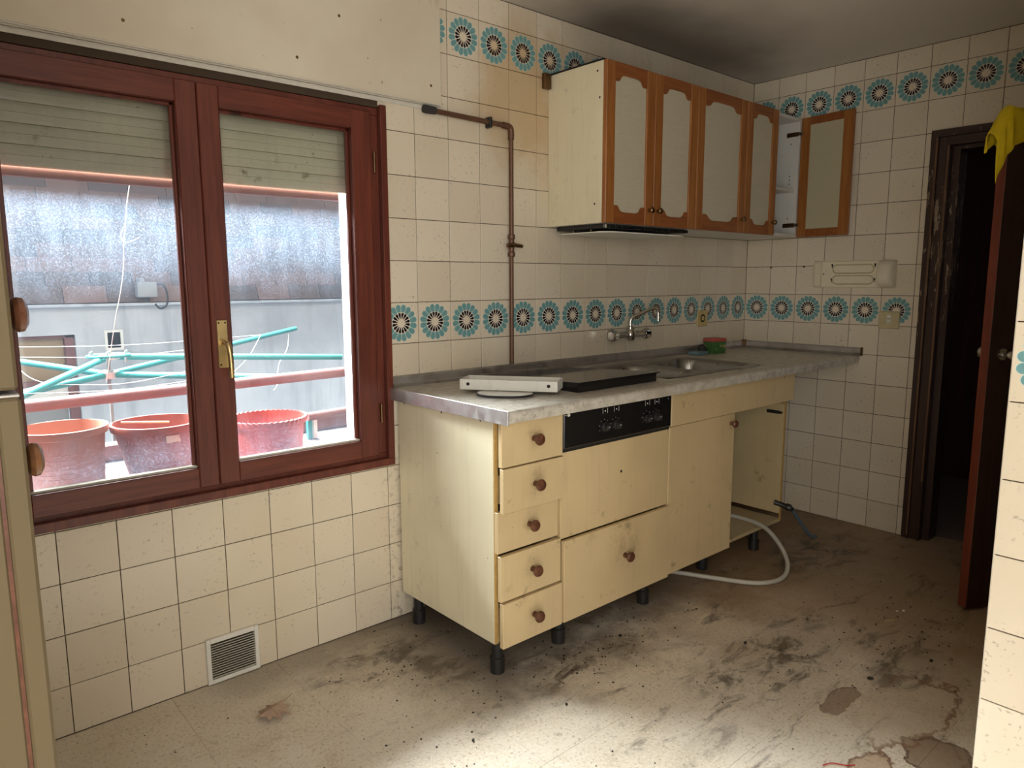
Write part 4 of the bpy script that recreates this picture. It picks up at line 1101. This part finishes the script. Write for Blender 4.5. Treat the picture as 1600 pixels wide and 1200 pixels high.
# ------------------------------------------------------------------ neighbour house
nb = empty('neighbour_house', (-2.0, 3.0, -2.0), 'grey rendered neighbouring house with brown shingled mansard roof', 'building')
YN = 3.0; EZ = 1.140
boxes('house_wall', [((-7, YN, -2.5), (-3.42, YN + .3, EZ + .05)), ((-2.84, YN, -2.5), (4, YN + .3, EZ + .05)), ((-3.42, YN, .945), (-2.84, YN + .3, EZ + .05)), ((-3.42, YN, -2.5), (-2.84, YN + .3, .10))], M['render'], nb, bev=0)
wd = boxes('house_window', [((-3.42, YN + .03, .925), (-2.84, YN + .09, .945)), ((-2.895, YN + .03, .10), (-2.84, YN + .09, .945)), ((-3.42, YN + .03, .10), (-3.37, YN + .09, .945)), ((-3.42, YN + .03, .62), (-2.84, YN + .09, .66))], M['railpaint'], nb, bev=.003)
box('blind', (-3.37, YN + .08, .66), (-2.895, YN + .10, .925), M['tan'], wd)
box('lower_sash', (-3.37, YN + .055, .50), (-2.895, YN + .075, .62), M['white'], wd)
box('pane', (-3.37, YN + .10, .10), (-2.895, YN + .11, .50), M['greypaint'], wd)
vn = boxes('house_vent', [((-2.676, YN - .012, .832), (-2.660, YN + .01, .965)), ((-2.584, YN - .012, .832), (-2.568, YN + .01, .965)), ((-2.660, YN - .012, .832), (-2.584, YN + .01, .848)), ((-2.660, YN - .012, .949), (-2.584, YN + .01, .965))], M['white'], nb)
box('vent_hole', (-2.660, YN - .003, .848), (-2.584, YN - .001, .949), M['dark'], vn, bev=0)
sl = math.radians(62); ca, sa = math.cos(sl), math.sin(sl)
def roofpt(x, s_, off): return Vector((x, YN - .05 + s_ * ca - off * sa, EZ + s_ * sa + off * ca))
bm = bmesh.new()
pts = [(YN - .03, EZ - .012), (YN + .3, EZ - .012)] + [(YN - .03 + 1.9 * ca + .3, EZ + 1.9 * sa), (YN - .03 + 1.9 * ca, EZ + 1.9 * sa)]
add_prism(bm, pts, -7, 4, 'x'); roof = bm_obj('roof', bm, plain('dark_roof_felt', (.05, .04, .04), .9), nb)
box('eave_strip', (-7, YN - .06, EZ - .02), (4, YN - .01, EZ - .002), M['render'], nb)
ex, wdt = .102, .245
bm = bmesh.new(); add_box(bm, (-wdt / 2 + .002, -.004, 0), (wdt / 2 - .002, .004, ex + .012), 0)
shm = bpy.data.meshes.new('shingle'); bm.to_mesh(shm); bm.free(); shm.materials.append(M['shingle'])
for r in range(17):
    for i in range(17):
        x = -3.75 + i * wdt + (r % 2) * wdt * .5 + ((r * 37) % 5) * .02
        if x > .2: continue
        o = bpy.data.objects.new('shingle', shm); COL.objects.link(o); o.parent = roof
        o.rotation_euler = (sl - PI / 2 + .07, 0, 0)
        o.rotation_euler = (-(PI / 2 - sl) + .07, 0, 0)
        o.location = roofpt(x, r * ex, .006 + random.uniform(0, .002)) - wl(roof)
fx = empty('roof_lamp', (-2.42, 2.86, 1.20), 'small grey lamp with cable loop fixed to the neighbour roof edge', 'lamp')
box('lamp_box', (-2.49, 2.86, 1.175), (-2.37, 2.94, 1.275), M['greypaint'], fx, bev=.008)
box('lamp_arm', (-2.46, 2.92, 1.255), (-2.43, 3.02, 1.30), M['greypaint'], fx, bev=.004)
tube('cable', [(-2.375, 2.88, 1.26), (-2.33, 2.87, 1.25), (-2.31, 2.87, 1.18), (-2.32, 2.87, 1.12), (-2.36, 2.87, 1.10), (-2.39, 2.87, 1.13)], .006, M['black'], fx, 8, 5)
